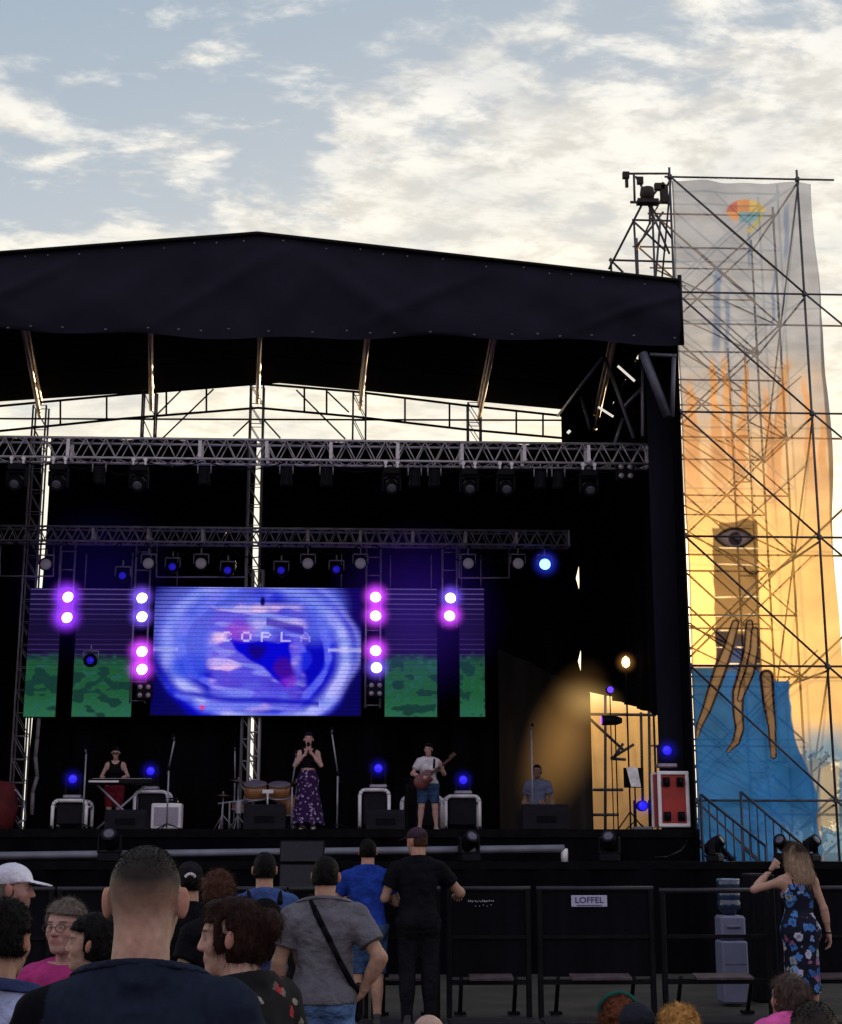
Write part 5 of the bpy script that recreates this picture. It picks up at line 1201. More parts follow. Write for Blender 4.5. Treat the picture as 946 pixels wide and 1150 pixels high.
# red flight case
def red_case(label, u0, u1, v0, v1, Y, trim, red):
    a, d = P(u0, v0, Y), P(u1, v1, Y); x0, x1, z1, z0 = a[0], d[0], a[2], max(d[2], FZ+.0); xm = (x0+x1)/2; t_ = thing('flight_case', label, 'flight case', (xm, Y, z0))
    MB().box((xm, Y+.25, (z0+z1)/2), (x1-x0-.06, .46, z1-z0-.06)).build('red_panel', red, t_)
    w = .055
    for y in (Y, Y+.5):
        b = MB()
        for x in (x0+w/2, x1-w/2): b.box((x, y+.001, (z0+z1)/2), (w, .04, z1-z0), bev=.012)
        for z in (z0+w/2, z1-w/2): b.box((xm, y+.0022, z), (x1-x0, .036, w), bev=.012)
        b.build('edge_trim', trim, t_)
    for sx in (-1, 1):
        for sz in (-1, 1):
            c = V3(xm+sx*((x1-x0)/2-.135), Y-.0, (z0+z1)/2+sz*((z1-z0)/2-.16)); b = MB(); b.box(c+V3(0, -.005, 0), (.11, .03, .14), bev=.01); b.lathe([(0, -.02), (.05, -.02), (.05, .02), (0, .02)], c+V3(0, -.06, 0), 12, 'x'); b.box(c+V3(0, -.035, .01), (.06, .05, .03)); b.build('caster', BLKP, t_)
    return t_
RED = mat('red_laminate', (.40, .045, .035), .5, var=.2, scale=3, bump=.1)
red_case('red flight case on end with pale trim at the right edge of the stage', 738, 776, 866, 929, 22.40, WHITEM, RED)
floor_lamp('blue lamp above the red flight case', 748, 843, 22.65, P(748, 862.5, 22.65)[2]); floor_lamp('blue lamp on the floor left of the red flight case', 721, 905, 24.0, FZ)
p = P(4, 890, 25.5); b = MB(); b.lathe([(.05, -.45), (.30, -.42), (.36, -.1), (.33, .25), (.2, .36), (.03, .38)], (p[0]-.1, 25.5, FZ+.46), 18, 'z'); solo('red_bag', b, mat('dim_red', (.10, .012, .014), .8, var=.5, scale=3, bump=.6, bscale=8), 'dim dark red bag standing at the far left of the stage', 'bag')
b = MB(); b.path([P(20, 925, 25.4), P(29, 920, 25.4), P(27, 900, 25.4), P(19, 888, 25.4), P(13, 886, 25.4)], .018, 6); solo('cable_loop', b, ALUD, 'pale cable loop beside the dim red bag', 'cable')
b = MB(); b.path([P(44, 806, 28.5), P(42, 830, 28.5), P(40, 850, 28.5), P(42, 872, 28.5), P(37, 890, 28.5), P(36, 915, 28.5)], .04, 6); solo('slit_strip', b, mat('pale_strip', (.25, .24, .25), .9), 'pale wavy strip continuing the left bright slit downwards', 'strip')  # pale strip standing in for the slit's wavy lower end
# the sunlit wing at the right: pipes, work lamp, music stand
wg = thing('wing_scaffold', 'tubular scaffold frame standing in the sunlit opening', 'scaffold', (P(690, 930, 30)[0], 30, 0))
for u0, v0, u1, v1, y in ((680, 770, 680, 950, 30), (729, 795, 731, 950, 30), (655, 802, 737, 803, 30), (658, 803, 700, 842, 30), (666, 887, 700, 887, 30), (664, 915, 695, 915, 30), (700, 835, 690, 850, 30), (720, 800, 722, 900, 30.6), (686, 852, 712, 836, 30.2), (686, 852, 703, 853, 30.2)): MB().tube(P(u0, v0, y), P(u1, v1, y), .03).build('pipe', GALV, wg)
p = P(703, 744, 26); t_ = thing('work_lamp', 'small warm lamp glowing on a thin pole at the right of the stage', 'work lamp', (p[0], 26, FZ)); MB().tube((p[0], 26.02, FZ), (p[0], 26.02, p[2]-.06), .016).build('pole', BLK, t_)
b = MB(); b.lathe([(0, -.10), (.06, -.06), (.075, 0), (.06, .07), (0, .12)], p, 14, 'z'); b.build('bulb', emit('warm_bulb', (1.0, .62, .25), 4), t_); haze('haze_glow', (1.0, .45, .12), .8, .24, p-V3(*t_.location), t_)
for a in (0.3, 2.4, 4.5): MB().tube((p[0], 26.02, FZ+.35), (p[0]+.3*math.cos(a), 26.02+.3*math.sin(a), FZ+.01), .012, 6).build('leg', BLK, t_)
p = P(710, 872, 25.6); ms = thing('music_stand', 'music stand holding a white sheet in front of the sunlit opening', 'music stand', (p[0], 25.6, FZ)); MB().tube((p[0]+.05, 25.63, FZ), (p[0]+.05, 25.63, p[2]), .014).build('pole', BLK, ms)
b = MB(); b.add([p+V3(-.10, 0, .16), p+V3(.10, 0, .16), p+V3(.13, -.1, -.18), p+V3(-.04, -.1, -.18)], [(0, 1, 2, 3)]); b.build('sheet', mat('paper', (.75, .73, .72), .8), ms)
b = MB(); b.box(p+V3(.03, .04, -.02), (.34, .015, .34)); b.build('desk', BLK, ms)
for a in (0.3, 2.4, 4.5): MB().tube((p[0]+.05, 25.63, FZ+.2), (p[0]+.05+.25*math.cos(a), 25.63+.25*math.sin(a), FZ+.01), .010, 6).build('leg', BLK, ms)
p = P(686, 809, 26.3); t_ = thing('spot_lamp', 'small spot lamp with violet face in front of the sunlit opening', 'stage lamp', (p[0], 26.3, FZ)); b = MB(); b.lathe([(.05, .20), (.085, .1), (.09, -.16), (.078, -.16)], p, 14, 'x'); b.build('can', BLKP, t_); b = MB(); b.lathe([(0, -.18), (.08, -.165)], p, 14, 'x'); b.build('lens', emit('violet_lens', (.30, .06, 1.0), 2), t_); MB().tube(p+V3(.08, 0, -.05), (p[0]+.08, 26.3, FZ), .012).build('pole', BLK, t_)
p = P(685, 775, 26.5); t_ = thing('spot_lamp', 'tiny violet lamp at the top edge of the sunlit opening', 'stage lamp', (p[0], 26.5, FZ)); b = MB(); b.lathe([(.04, .1), (.07, .06), (.07, -.06), (.06, -.06)], p, 14, 'y'); b.build('can', BLKP, t_); b = MB(); b.lathe([(0, -.075), (.06, -.065)], p, 14, 'y'); b.build('lens', emit('violet_lens2', (.12, .05, 1.0), 1.6), t_); MB().tube(p, (p[0], 26.5, FZ), .010).build('pole', BLK, t_)
# glowing strips standing in for sunlit gaps high in the right wing
GAPGLOW = emit('gap_glow', (1.0, .93, .82), .8)
for (u0, v0, u1, v1, y, lb) in ((694, 411, 713, 428, 23.6, 'short glowing strip for a sunlit gap under the roof at the right front corner'), (672, 457, 689, 468, 25.5, 'short glowing strip for a sunlit gap under the roof further inside the right wing'), (638, 484, 640, 486, 26, 'small glowing spot under the roof above the right end of the front truss')):
    b = MB(); b.tube(P(u0, v0, y), P(u1, v1, y), .022 if u1-u0 > 5 else .04, 8); solo('glow_strip', b, GAPGLOW, lb, 'lamp', 'glowing strips under the roof')
# added warm spot, no lamp of its own, lighting the drape at the opening
ld = bpy.data.lights.new('added_wing_spot', 'SPOT'); ld.energy = 45; ld.color = (1.0, .58, .22); ld.spot_size = R(110); ld.spot_blend = 1.0; ld.shadow_soft_size = .12
lo_ = bpy.data.objects.new('added_wing_spot', ld); COL.objects.link(lo_); q0, q1 = P(664, 776, 27.55), P(634, 850, 27.9); lo_.location = q0; lo_.rotation_euler = Vector(q0-q1).to_track_quat('Z', 'Y').to_euler()
haze('haze_beam', (1.0, .50, .14), .40, 1.0, tuple(P(633, 832, 27.1)), hz, 1.3, sc=(.80, .6, 1.70), rot=(0, R(22), 0)); haze('haze_beam', (1.0, .62, .22), .7, .8, tuple(P(662, 789, 27.6)), hz, 1.8, sc=(.8, .5, .55), rot=(0, R(14), 0))  # glowing volumes standing in for the warm beam at the opening
# ---------------------------------------------------------------- stage front
b = MB(); q0, q1 = P(-60, 962, 21.4), P(634, 953, 21.4); b.tube(q0, q1, .055, 4); wr_ = thing('white_rail', 'long pale rail lying along the stage front', 'rail', (q0[0]/2+q1[0]/2, 21.4, APZ)); b.build('bar', mat('pale_rail', (.17, .18, .225), .6, var=.2, scale=4), wr_)
MB().tube(q1, (q1[0], 21.4, APZ), .05, 4).build('end_leg', WHITEM, wr_)
for u in (20, 250, 430): x_ = P(u, 960, 21.4)[0]; MB().tube((x_, 21.42, q0[2]-.1), (x_, 21.42, APZ), .03, 4).build('leg', BLK, wr_)
G3 = 'moving heads standing on the apron'
mu = moving_head('moving head lamp on the apron, at left behind the crew-cut man', G3, True); mu.location = (P(123, 960, 21.3)[0], 21.3, APZ)
for u, lb, rz in ((527, 'moving head lamp on the apron, right of the man in black', .3), (685, 'moving head lamp on the apron, below the red flight case', -.3), (803, 'moving head lamp on the apron in front of the blue cloth', 1.0), (880, 'moving head lamp on the apron, left behind the long-haired woman', -.7), (911, 'moving head lamp on the apron, right behind the long-haired woman', .7)):
    copy_tree(mu, (P(u, 960, 21.3)[0], 21.3, APZ), lb, (0, 0, rz), scale=.92 if u < 700 else .8)
x0, x1 = P(314, 970, 20.2)[0], P(364, 970, 20.2)[0]; z3 = P(340, 944, 20.2)[2]; z2 = P(340, 969, 20.2)[2]; hh = z3-z2; zz = 0; k = 0
SPK = mat('speaker_grey', (.024, .025, .034), .6, var=.2, scale=20, bump=.5, bscale=160); levels = [z3-hh, z2-hh*1.15, 0]
tops = [z3, z2-.01, z2-hh*1.15-.01]; bots = [z2+.006, z2-hh*1.15, .0]
for a_, b_, lb in zip(tops, bots, ('black speaker cabinet on top of the stack in front of the stage', 'black speaker cabinet second from the top of the stack', 'large black speaker cabinet at the foot of the stack')):
    t_ = thing('speaker_cabinet', lb, 'loudspeaker', ((x0+x1)/2, 20.2, b_), 'stacked speaker cabinets'); MB().box(((x0+x1)/2, 20.5, (a_+b_)/2), (x1-x0, .55, a_-b_), bev=.015).build('cabinet', BLKP, t_); MB().box(((x0+x1)/2, 20.215, (a_+b_)/2), (x1-x0-.03, .02, a_-b_-.03)).build('speaker_grill', SPK, t_)
    for sx in (-1, 1): MB().box(((x0+x1)/2+sx*(x1-x0)/2, 20.5, (a_+b_)/2), (.02, .12, .05)).build('handle', ALUD, t_)
b = MB(); b.path([P(772, 928, 22.8), P(772, 945, 22.3), P(765, 955, 21.9), P(750, 962, 21.6), P(735, 963, 21.5)], .012, 6); solo('cable', b, BLKP, 'thin black cable dropping from the red flight case to the apron', 'cable')
# ---------------------------------------------------------------- stairs with railings in front of the blue cloth
for (ua, va, ub, vb_, Y, lb) in ((787, 892, 860, 950, 24.2, 'near grey stair railing at the right end of the stage, against blue cloth'), (832, 889, 905, 952, 25.4, 'far grey stair railing at the right end of the stage, against blue cloth')):
    a, d = P(ua, va, Y), P(ub, vb_, Y); t_ = thing('stair_railing', lb, 'railing', ((a[0]+d[0])/2, Y, 0), 'stair railings'); RG = mat('rail_blue_grey', (.05, .07, .11), .5, .3)
    MB().path([a-V3(0, 0, a[2]-.9), a, d], .024, 8).build('handrail', RG, t_); MB().tube(a-V3(0, 0, .95), d-V3(0, 0, .95), .02).build('lower_rail', RG, t_)
    for i in range(1, 9): q = a+(d-a)*i/8; MB().tube(q, q-V3(0, 0, .95 if i < 8 else q[2]), .013 if i < 8 else .024, 6).build('baluster', RG, t_)
a, d = P(790, 930, 24.8), P(905, 985, 24.8); stp = thing('steps', 'dark metal steps climbing to the right end of the stage', 'steps', ((a[0]+d[0])/2, 24.8, 0)); nst = 9
for i in range(nst): f = (i+.5)/nst; MB().box((a[0]+(d[0]-a[0])*f, 24.8, 1.85*(1-f)), ((d[0]-a[0])/nst+.02, 1.15, .04)).build('tread', BLK, stp)
for y in (24.22, 25.38): MB().tube((a[0], y, 1.85), (d[0], y, .02), .05, 4).build('stringer', BLK, stp)
# ---------------------------------------------------------------- crowd barrier
YBR = 15.5; BAR = mat('barrier_black', (.006, .006, .008), .5, .1, var=.4, scale=6, bump=.15, spec=.08); BPAN = mat('barrier_panel', (.0045, .0046, .007), .6, .1, var=.35, scale=2.0, bump=.12, bscale=30, aniso=(4, 1, .4), spec=.05); TRD = mat('barrier_tread', (.085, .065, .07), .6, .1, var=.3, scale=10, bump=.2)
RAILM = mat('barrier_rail', (.022, .022, .029), .4, .3, var=.2)
def barrier(label, u0, u1, top=.0):
    x0, x1 = P(u0, 1060, YBR)[0]+.012, P(u1, 1060, YBR)[0]-.012; zt = 1.275+top; xm = (x0+x1)/2; t_ = thing('crowd_barrier', label, 'crowd barrier', (xm, YBR, 0), 'black crowd barriers in front of the stage')
    MB().tube((x0, YBR, zt), (x1, YBR, zt), .026, 8).build('top_rail', RAILM, t_)
    for x in (x0+.03, x1-.03): MB().box((x, YBR, zt/2), (.055, .06, zt-.03), bev=.01).build('post', BAR, t_)
    if i != 7: MB().box((xm, YBR+.01, .83), (x1-x0-.12, .012, .84)).build('front_panel', BPAN, t_)
    MB().box((xm, YBR-.012, .80), (x1-x0-.11, .03, .035)).build('mid_rail', BAR, t_); MB().box((xm, YBR-.012, .36), (x1-x0-.11, .035, .05)).build('low_rail', BAR, t_)
    MB().box((xm, YBR-.22, .425), ((x1-x0)*.50, .20, .02), M=Matrix.Rotation(R(9), 3, 'X')).build('step_tread', TRD, t_)
    b = MB(); b.box((xm, YBR-.45, .015), (x1-x0-.02, 1.0, .012)); b.build('base_plate', mat('base_plate', (.018, .018, .02), .6, .1, var=.4, bump=.3), t_)
    for f in (.18, .82):
        x = x0+(x1-x0)*f; b = MB(); b.tube((x, YBR+.3, .02), (x, YBR+.05, .40), .022, 6); b.box((x, YBR+.3, .03), (.12, .12, .03)); b.build('stay', BAR, t_)
    MB().box((xm, YBR-.93, .04), (x1-x0-.02, .03, .05)).build('front_lip', RAILM, t_)
    return xm, zt
edges = [(-70, 60), (60, 190), (190, 322), (322, 416), (416, 496), (500, 598), (602, 737), (741, 868), (872, 1010)]
names = ['at the far left, behind the white-capped man', 'left of the crew-cut man', 'behind the crew-cut man', 'behind the man in the grey shirt', 'behind the man in black', 'with faint white marks, right of the man in black', 'with the white sign', 'in front of the water dispenser', 'at the far right, behind the woman in the floral dress']
for i, ((a_, b_), n_) in enumerate(zip(edges, names)): barrier('black steel crowd barrier '+n_, a_, b_, -.02 if i == 7 else 0)
p = P(662, 1012, YBR-.03); sg = thing('barrier_sign', 'white sign with blue lettering fixed to the crowd barrier', 'sign', (p[0], YBR-.02, p[2]-.06)); MB().box((p[0], YBR-.02, p[2]), (.37, .012, .115), bev=.004).build('sign_plate', mat('sign_white', (.42, .42, .56), .5, var=.08), sg)
def text(s_, size, loc, m, parent, sx=1.0):
    c = bpy.data.curves.new('lettering', 'FONT'); c.body = s_; c.size = size; c.align_x = 'CENTER'; c.align_y = 'CENTER'; c.extrude = .001; c.materials.append(m); c.offset = .0012
    tmp = bpy.data.objects.new('lettering_curve', c); me = bpy.data.meshes.new_from_object(tmp); bpy.data.objects.remove(tmp); o = bpy.data.objects.new('lettering', me); COL.objects.link(o); o.parent = parent; o.location = V3(*loc)-V3(*parent.location); o.rotation_euler = (R(90), 0, 0); o.scale = (sx, 1, 1); return o
text('LOFFEL', .082, (p[0], YBR-.0285, p[2]+.008), mat('sign_ink', (.05, .05, .14), .6), sg, 1.12)
b = MB(); b.box((p[0], YBR-.0285, p[2]-.042), (.26, .003, .008)); b.build('underline', mat('sign_ink', (.05, .05, .14), .6), sg)
p = P(541, 1012, YBR-.03); b = MB(); g_ = np.random.RandomState(4)
for k in range(15): b.box((p[0]-.13+k*.018, YBR-.004, p[2]+.004*g_.randn()), (.009, .004, .006+.012*g_.rand()))
for k in range(5): b.box((p[0]-.06+k*.04, YBR-.004, p[2]-.045+.004*g_.randn()), (.007, .004, .007))
solo('worn_sticker', b, mat('worn_white', (.5, .5, .56), .6), 'row of faint worn white marks on the crowd barrier', 'sticker')
# water dispenser behind the barrier
wY = 16.6; wx = P(826, 1070, wY)[0]; wd = thing('water_dispenser', 'pale water dispenser with blue bottle behind the crowd barrier', 'water dispenser', (wx, wY, 0)); WDM = mat('dispenser_white', (.15, .165, .25), .45, var=.08)
hw = (P(840, 1070, wY)[0]-P(811, 1070, wY)[0])/2; zb1_ = P(826, 1028, wY)[2]; zb2_ = P(826, 987, wY)[2]
MB().box((wx, wY+.17, .36), (2*hw, .34, .66), bev=.02).build('cabinet', WDM, wd); MB().box((wx, wY+.18, .70+(zb1_-.70)/2), (2*hw*.96, .32, zb1_-.71), bev=.025).build('tap_housing', WDM, wd)
MB().box((wx, wY+.012, zb1_-.12), (2*hw*.55, .03, .03), bev=.008).build('tap', mat('tap_grey', (.12, .13, .2), .4), wd); MB().box((wx, wY+.0, .45), (2*hw*.8, .012, .012)).build('seam', mat('tap_grey', (.12, .13, .2), .4), wd)
BOT = mat('blue_bottle', (.018, .035, .075), .15, var=.3, scale=5, spec=.7); h = zb2_-zb1_; r_ = hw*.92
b = MB(); b.lathe([(r_*.4, -.02), (r_*.55, h*.05), (r_*.9, h*.14), (r_, h*.2), (r_, h*.36), (r_*.93, h*.39), (r_*.93, h*.43), (r_, h*.46), (r_, h*.62), (r_*.93, h*.65), (r_*.93, h*.69), (r_, h*.72), (r_, h*.93), (r_*.9, h), (0, h)], (wx, wY+.18, zb1_), 24); bt = b.build('bottle', BOT, wd)
b = MB(); b.lathe([(r_*1.005, h*.94), (r_*.96, h*.99), (r_*.5, h*1.004), (0, h*1.005)], (wx, wY+.18, zb1_), 24); b.build('bottle_base', mat('bottle_pale', (.12, .20, .30), .3), bt)
x0, x1 = P(848, 1060, 17.0)[0], P(874, 1060, 17.0)[0]; t_ = thing('speaker_cabinet', 'upright black cabinet behind the crowd barrier, right of the water dispenser', 'loudspeaker', ((x0+x1)/2, 17.0, 0)); MB().box(((x0+x1)/2, 17.25, .70), (x1-x0, .5, 1.4), bev=.02).build('cabinet', BLKP, t_); MB().box(((x0+x1)/2, 17.0, .70), (x1-x0-.04, .02, 1.34)).build('speaker_grill', GRILL, t_)
# small tree standing beyond the banner
p = P(912, 835, 46); tr = thing('tree', 'small sunlit tree behind the lower right of the banner', 'tree', (p[0], 46, 0)); g_ = np.random.RandomState(11); b = MB(); b.path([(p[0], 46, 0), (p[0]+.1, 46, 1.6), (p[0]-.1, 46.1, 2.8)], .1, 7, [.16, .11, .05])
for k in range(7): a = k*.9; b.tube((p[0], 46, 1.4+.15*k), (p[0]+1.1*math.cos(a), 46+1.1*math.sin(a), 2.3+.2*k), .05, 5, .015)
b.build('trunk', mat('bark', (.07, .045, .03), .9, bump=.5), tr); n = 2600; cl = g_.normal(size=(26, 3))*np.array([.6, .6, .5])+np.array([0, 0, 3.3]); c = cl[g_.randint(0, 26, n)]+g_.normal(size=(n, 3))*.28; u1 = g_.normal(size=(n, 3)); u1 /= np.linalg.norm(u1, axis=1)[:, None]; u2 = np.cross(u1, g_.normal(size=(n, 3))); u2 /= np.linalg.norm(u2, axis=1)[:, None]; s_ = g_.uniform(.05, .12, (n, 1))
V = np.stack([c-u1*s_-u2*s_*.5, c+u1*s_-u2*s_*.5, c+u1*s_+u2*s_*.5, c-u1*s_+u2*s_*.5], 1).reshape(-1, 3); link('crown', mesh_np('crown', V, np.arange(n*4).reshape(-1, 4)), mat('leaves', (.10, .07, .03), .7, var=.5, scale=2), tr)
# ---------------------------------------------------------------- the crowd and the musicians
def pattern_mat(name, base, spots, scale=14, thr=.34, rough=.85):
    """cloth printed with scattered flowers"""
    m, t_, N_, L_, b = nt(name); tc_ = N_.new('ShaderNodeTexCoord'); mp_ = N_.new('ShaderNodeMapping'); L_.new(tc_.outputs['Object'], mp_.inputs[0])
    v = N_.new('ShaderNodeTexVoronoi'); v.inputs['Scale'].default_value = scale; v.inputs['Randomness'].default_value = 1; nz_ = N_.new('ShaderNodeTexNoise'); nz_.inputs['Scale'].default_value = scale*2.2; nz_.inputs['Detail'].default_value = 3
    ad = N_.new('ShaderNodeVectorMath'); ad.operation = 'ADD'; sc_ = N_.new('ShaderNodeVectorMath'); sc_.operation = 'SCALE'; sc_.inputs['Scale'].default_value = .9/scale
    L_.new(mp_.outputs[0], nz_.inputs[0]); L_.new(nz_.outputs['Color'], sc_.inputs[0]); L_.new(mp_.outputs[0], ad.inputs[0]); L_.new(sc_.outputs[0], ad.inputs[1]); L_.new(ad.outputs[0], v.inputs['Vector'])
    cr = N_.new('ShaderNodeValToRGB'); cr.color_ramp.interpolation = 'CONSTANT'; els = cr.color_ramp.elements
    while len(els) < len(spots): els.new(.5)
    for i, c in enumerate(spots): els[i].position = i/len(spots); els[i].color = (*c, 1)
    sp_ = N_.new('ShaderNodeSeparateColor'); L_.new(v.outputs['Color'], sp_.inputs[0]); L_.new(sp_.outputs[0], cr.inputs[0])
    r = N_.new('ShaderNodeMapRange'); r.inputs[1].default_value = thr*.82; r.inputs[2].default_value = thr; r.inputs[3].default_value = 1; r.inputs[4].default_value = 0; L_.new(v.outputs['Distance'], r.inputs[0])
    r2 = N_.new('ShaderNodeMapRange'); r2.inputs[1].default_value = thr*.25; r2.inputs[2].default_value = thr*.5; r2.inputs[3].default_value = .35; r2.inputs[4].default_value = 1; L_.new(v.outputs['Distance'], r2.inputs[0])
    dk = N_.new('ShaderNodeVectorMath'); dk.operation = 'SCALE'; L_.new(cr.outputs[0], dk.inputs[0]); L_.new(r2.outputs[0], dk.inputs['Scale'])
    mx = N_.new('ShaderNodeMix'); mx.data_type = 'RGBA'; L_.new(r.outputs[0], mx.inputs[0]); mx.inputs[6].default_value = (*base, 1); L_.new(dk.outputs[0], mx.inputs[7]); L_.new(mx.outputs[2], b.inputs['Base Color'])
    b.inputs['Roughness'].default_value = rough; b.inputs['Specular IOR Level'].default_value = .15; return m
NAVY = cloth('navy', (.013, .018, .033)); BLACKC = cloth('black', (.006, .006, .0085)); GREY = cloth('grey', (.125, .125, .145)); ROYAL = cloth('royal', (.014, .042, .27)); JEANS = cloth('jeans', (.11, .21, .42), var=.3); DENIM = cloth('denim', (.035, .07, .15), var=.3)
PINK = cloth('pink', (.62, .10, .33)); MAGENTA = cloth('magenta', (.36, .035, .165)); PALEBLUE = cloth('paleblue', (.36, .42, .62)); WHITEC = cloth('white', (.62, .60, .66)); DARKT = cloth('darktrousers', (.009, .009, .012)); SHOE = mat('shoe_dark', (.02, .02, .022), .5)
H_BLACK = hair_mat('black', (.0055, .0048, .005)); H_BROWN = hair_mat('brown', (.045, .022, .014)); H_RED = hair_mat('red', (.12, .042, .022)); H_GREY = hair_mat('greybrown', (.115, .095, .082)); H_BLOND = hair_mat('blond', (.40, .21, .06)); H_LONG = hair_mat('long', (.30, .215, .145))
FRAME = mat('glasses_frame', (.03, .025, .022), .3)
TAN_ = (.38, .235, .165); PALE = (.46, .30, .23); OLIVE = (.33, .205, .14)
def finish(p, shirt_m=None, trousers_m=DARKT, shoes=True, **k):
    if trousers_m: p.trousers(trousers_m)
    if shirt_m: p.shirt(shirt_m, **k)
    if shoes: p.shoes(SHOE)
# 1 man with the clipped haircut
p1 = Person('broad man with crew cut in dark navy shirt, seen from behind, largest in the crowd', 164, 945, 3.14, 0, w=1.0, style='fade', hairc=(.009, .007, .007), skin=(.40, .255, .19), res=.008, hres=.0038, head=(R(-3), R(-4), 0), arms={'L': dict(elbow=(-.30, .02, 1.12), wrist=(-.22, .22, 1.0)), 'R': dict(elbow=(.30, .02, 1.12), wrist=(.22, .22, 1.0))})
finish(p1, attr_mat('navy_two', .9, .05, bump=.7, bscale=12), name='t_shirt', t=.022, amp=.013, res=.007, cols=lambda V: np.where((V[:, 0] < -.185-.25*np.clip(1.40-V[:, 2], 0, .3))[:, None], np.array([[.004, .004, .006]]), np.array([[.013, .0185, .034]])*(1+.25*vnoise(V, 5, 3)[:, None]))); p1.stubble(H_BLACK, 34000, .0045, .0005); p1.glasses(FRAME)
p1.collar(cloth('navy_rib', (.015, .021, .040)), .0245, .014)
# 2 woman with the pinned-up hair, in profile
p2 = Person('woman in profile with pinned-up reddish brown hair and flowered black top', 271, 994, 4.3, R(48), fem=True, w=1.12, style='bun', hairc=(.02, .011, .009), skin=(.42, .27, .21), res=.009, hres=.004, head=(R(36), R(-3), 0), brow=(.02, .012, .01), drop=.035)
finish(p2, pattern_mat('flowered_black', (.008, .008, .010), [(.26, .24, .22), (.008, .008, .010), (.38, .03, .04), (.008, .008, .010), (.18, .16, .13), (.008, .008, .010), (.10, .09, .08)], 24, .36), name='blouse', sleeve=.8, neck=.105, res=.008)
p2.hair(hair_mat('auburn', (.024, .0115, .009)), 'bun', 3200, .045, .0007, .25, .28, extra=[(ell((0, -.112, .020), (.046, .046, .050)), .03), (ell((.015, -.125, .045), (.03, .03, .03)), .03), (ell((0, .045, .100), (.050, .038, .018)), .03), (ell((.066, .030, .0), (.012, .018, .05)), .02), (ell((-.066, .030, .0), (.012, .018, .05)), .02)], spread=.26)
# 3 older woman with glasses
p3 = Person('older woman with short grey brown hair and glasses, facing the camera in magenta', 79, 1010, 6.0, R(160), fem=True, w=1.1, style='wavy', hairc=(.07, .055, .05), skin=(.40, .25, .215), res=.009, hres=.0045, head=(R(3), R(2), 0), brow=(.08, .06, .05))
finish(p3, MAGENTA, name='polo_shirt', sleeve=.6, neck=.10); p3.hair(H_GREY, 'wavy', 2600, .035, .0009, .12, .5, spread=.45); p3.glasses(FRAME)
# 4 person in profile with reaching arm
p4 = Person('black-haired person in profile facing left, reaching one bare arm forward', 113, 1027, 5.5, R(84), fem=True, w=1.1, style='short', hairc=(.012, .01, .01), skin=(.40, .26, .20), res=.009, hres=.0045, head=(R(4), R(3), 0), arms={'L': dict(elbow=(-.22, .20, 1.20), wrist=(-.20, .44, 1.31), palm=(0, 0, -1))})
finish(p4, BLACKC, name='top', sleeve=.28, neck=.12); p4.hair(H_BLACK, 'short', 1500, .03, .0009, .15, .2, dt=.010, extra=[(ell((0, -.05, -.03), (.078, .07, .065)), .03)])
# 5 white cap
p5 = Person('man in a white peaked cap facing right at the far left edge', 8, 970, 7.0, R(-84), w=1.05, style='short', hairc=(.05, .04, .035), skin=(.36, .22, .18), hres=.006, head=(0, R(-2), 0))
finish(p5, BLACKC); p5.hair(H_GREY, 'short', dt=-.004); p5.cap(cloth('cap_white', (.62, .63, .72)))
# 6 dark head at the lower left
p6 = Person('black-haired person in pale blue shirt with dark collar, at the lower left corner', 3, 1013, 4.5, R(-14), w=1.0, style='short', hairc=(.01, .01, .01), skin=TAN_, res=.009, hres=.0045, head=(R(-8), R(-5), 0))
finish(p6, PALEBLUE, name='polo_shirt', neck=.088, res=.008); p6.hair(H_BLACK, 'short', 2600, .028, .0009, .1, .2, dt=.012)
p6.collar(cloth('collar_blue', (.03, .045, .11)), .032, .04)
# 7 person with cap strap opening and a brown head beside
p7 = Person('person in a black cap worn backwards, just right of the crew-cut man', 214, 968, 9.0, R(8), style='short', hairc=(.01, .01, .01), skin=TAN_, hres=.006); finish(p7, BLACKC); p7.hair(H_BLACK, 'short', 500, .02); cp = p7.cap(cloth('cap_black', (.012, .012, .015)), dirn=1, brim=False)
p7.tubes('cap_strap_patch', [[(-.03, -.108, .030), (-.02, -.114, .045), (0, -.117, .052), (.02, -.114, .045), (.03, -.108, .030)]], .010, WHITEC)
p7b = Person('reddish brown haired person half hidden behind the woman in profile', 247, 979, 8.4, R(20), fem=True, style='wavy', hairc=(.08, .03, .02), skin=TAN_, hres=.006); finish(p7b, BLACKC); p7b.hair(hair_mat('chestnut', (.055, .024, .016)), 'wavy', 1400, .05, .0011, .1, .5, dt=.008)
# 8 dark hair with blue shirt
p8 = Person('black-haired man in blue shirt left of the man in grey, seen from behind', 298, 957, 10.3, R(6), w=1.02, style='short', hairc=(.01, .01, .01), skin=TAN_, hres=.006); finish(p8, cloth('midblue', (.045, .085, .24))); p8.hair(H_BLACK, 'short', 900, .022, .0011)
G = Field((-.22, -.33, .98), (.22, -.05, 1.48), .012); G.add(ell((0, -.17, 1.22), (.15, .10, .22)), .02); G.add(ell((0, -.23, 1.12), (.11, .07, .11)), .03)
V, Q = G.mesh(); bp_ = link('backpack', mesh_np('backpack', V*p8.k, Q, True), BLACKC); bp_.location = p8.loc; bp_.rotation_euler = (0, 0, p8.yaw); tag(bp_, 'black backpack on the back of the man in blue left of the grey shirt', 'backpack')
for sd in (-1, 1):
    b = MB(); b.path([np.array(q)*p8.k for q in ((sd*.11, -.12, 1.40), (sd*.11, -.04, 1.475), (sd*.115, .06, 1.44), (sd*.12, .12, 1.34), (sd*.15, .08, 1.15), (sd*.16, -.08, 1.06))], .018, 6); me = bpy.data.meshes.new('strap'); me.from_pydata(b.v, [], b.f); link('strap', me, BLACKC, bp_)
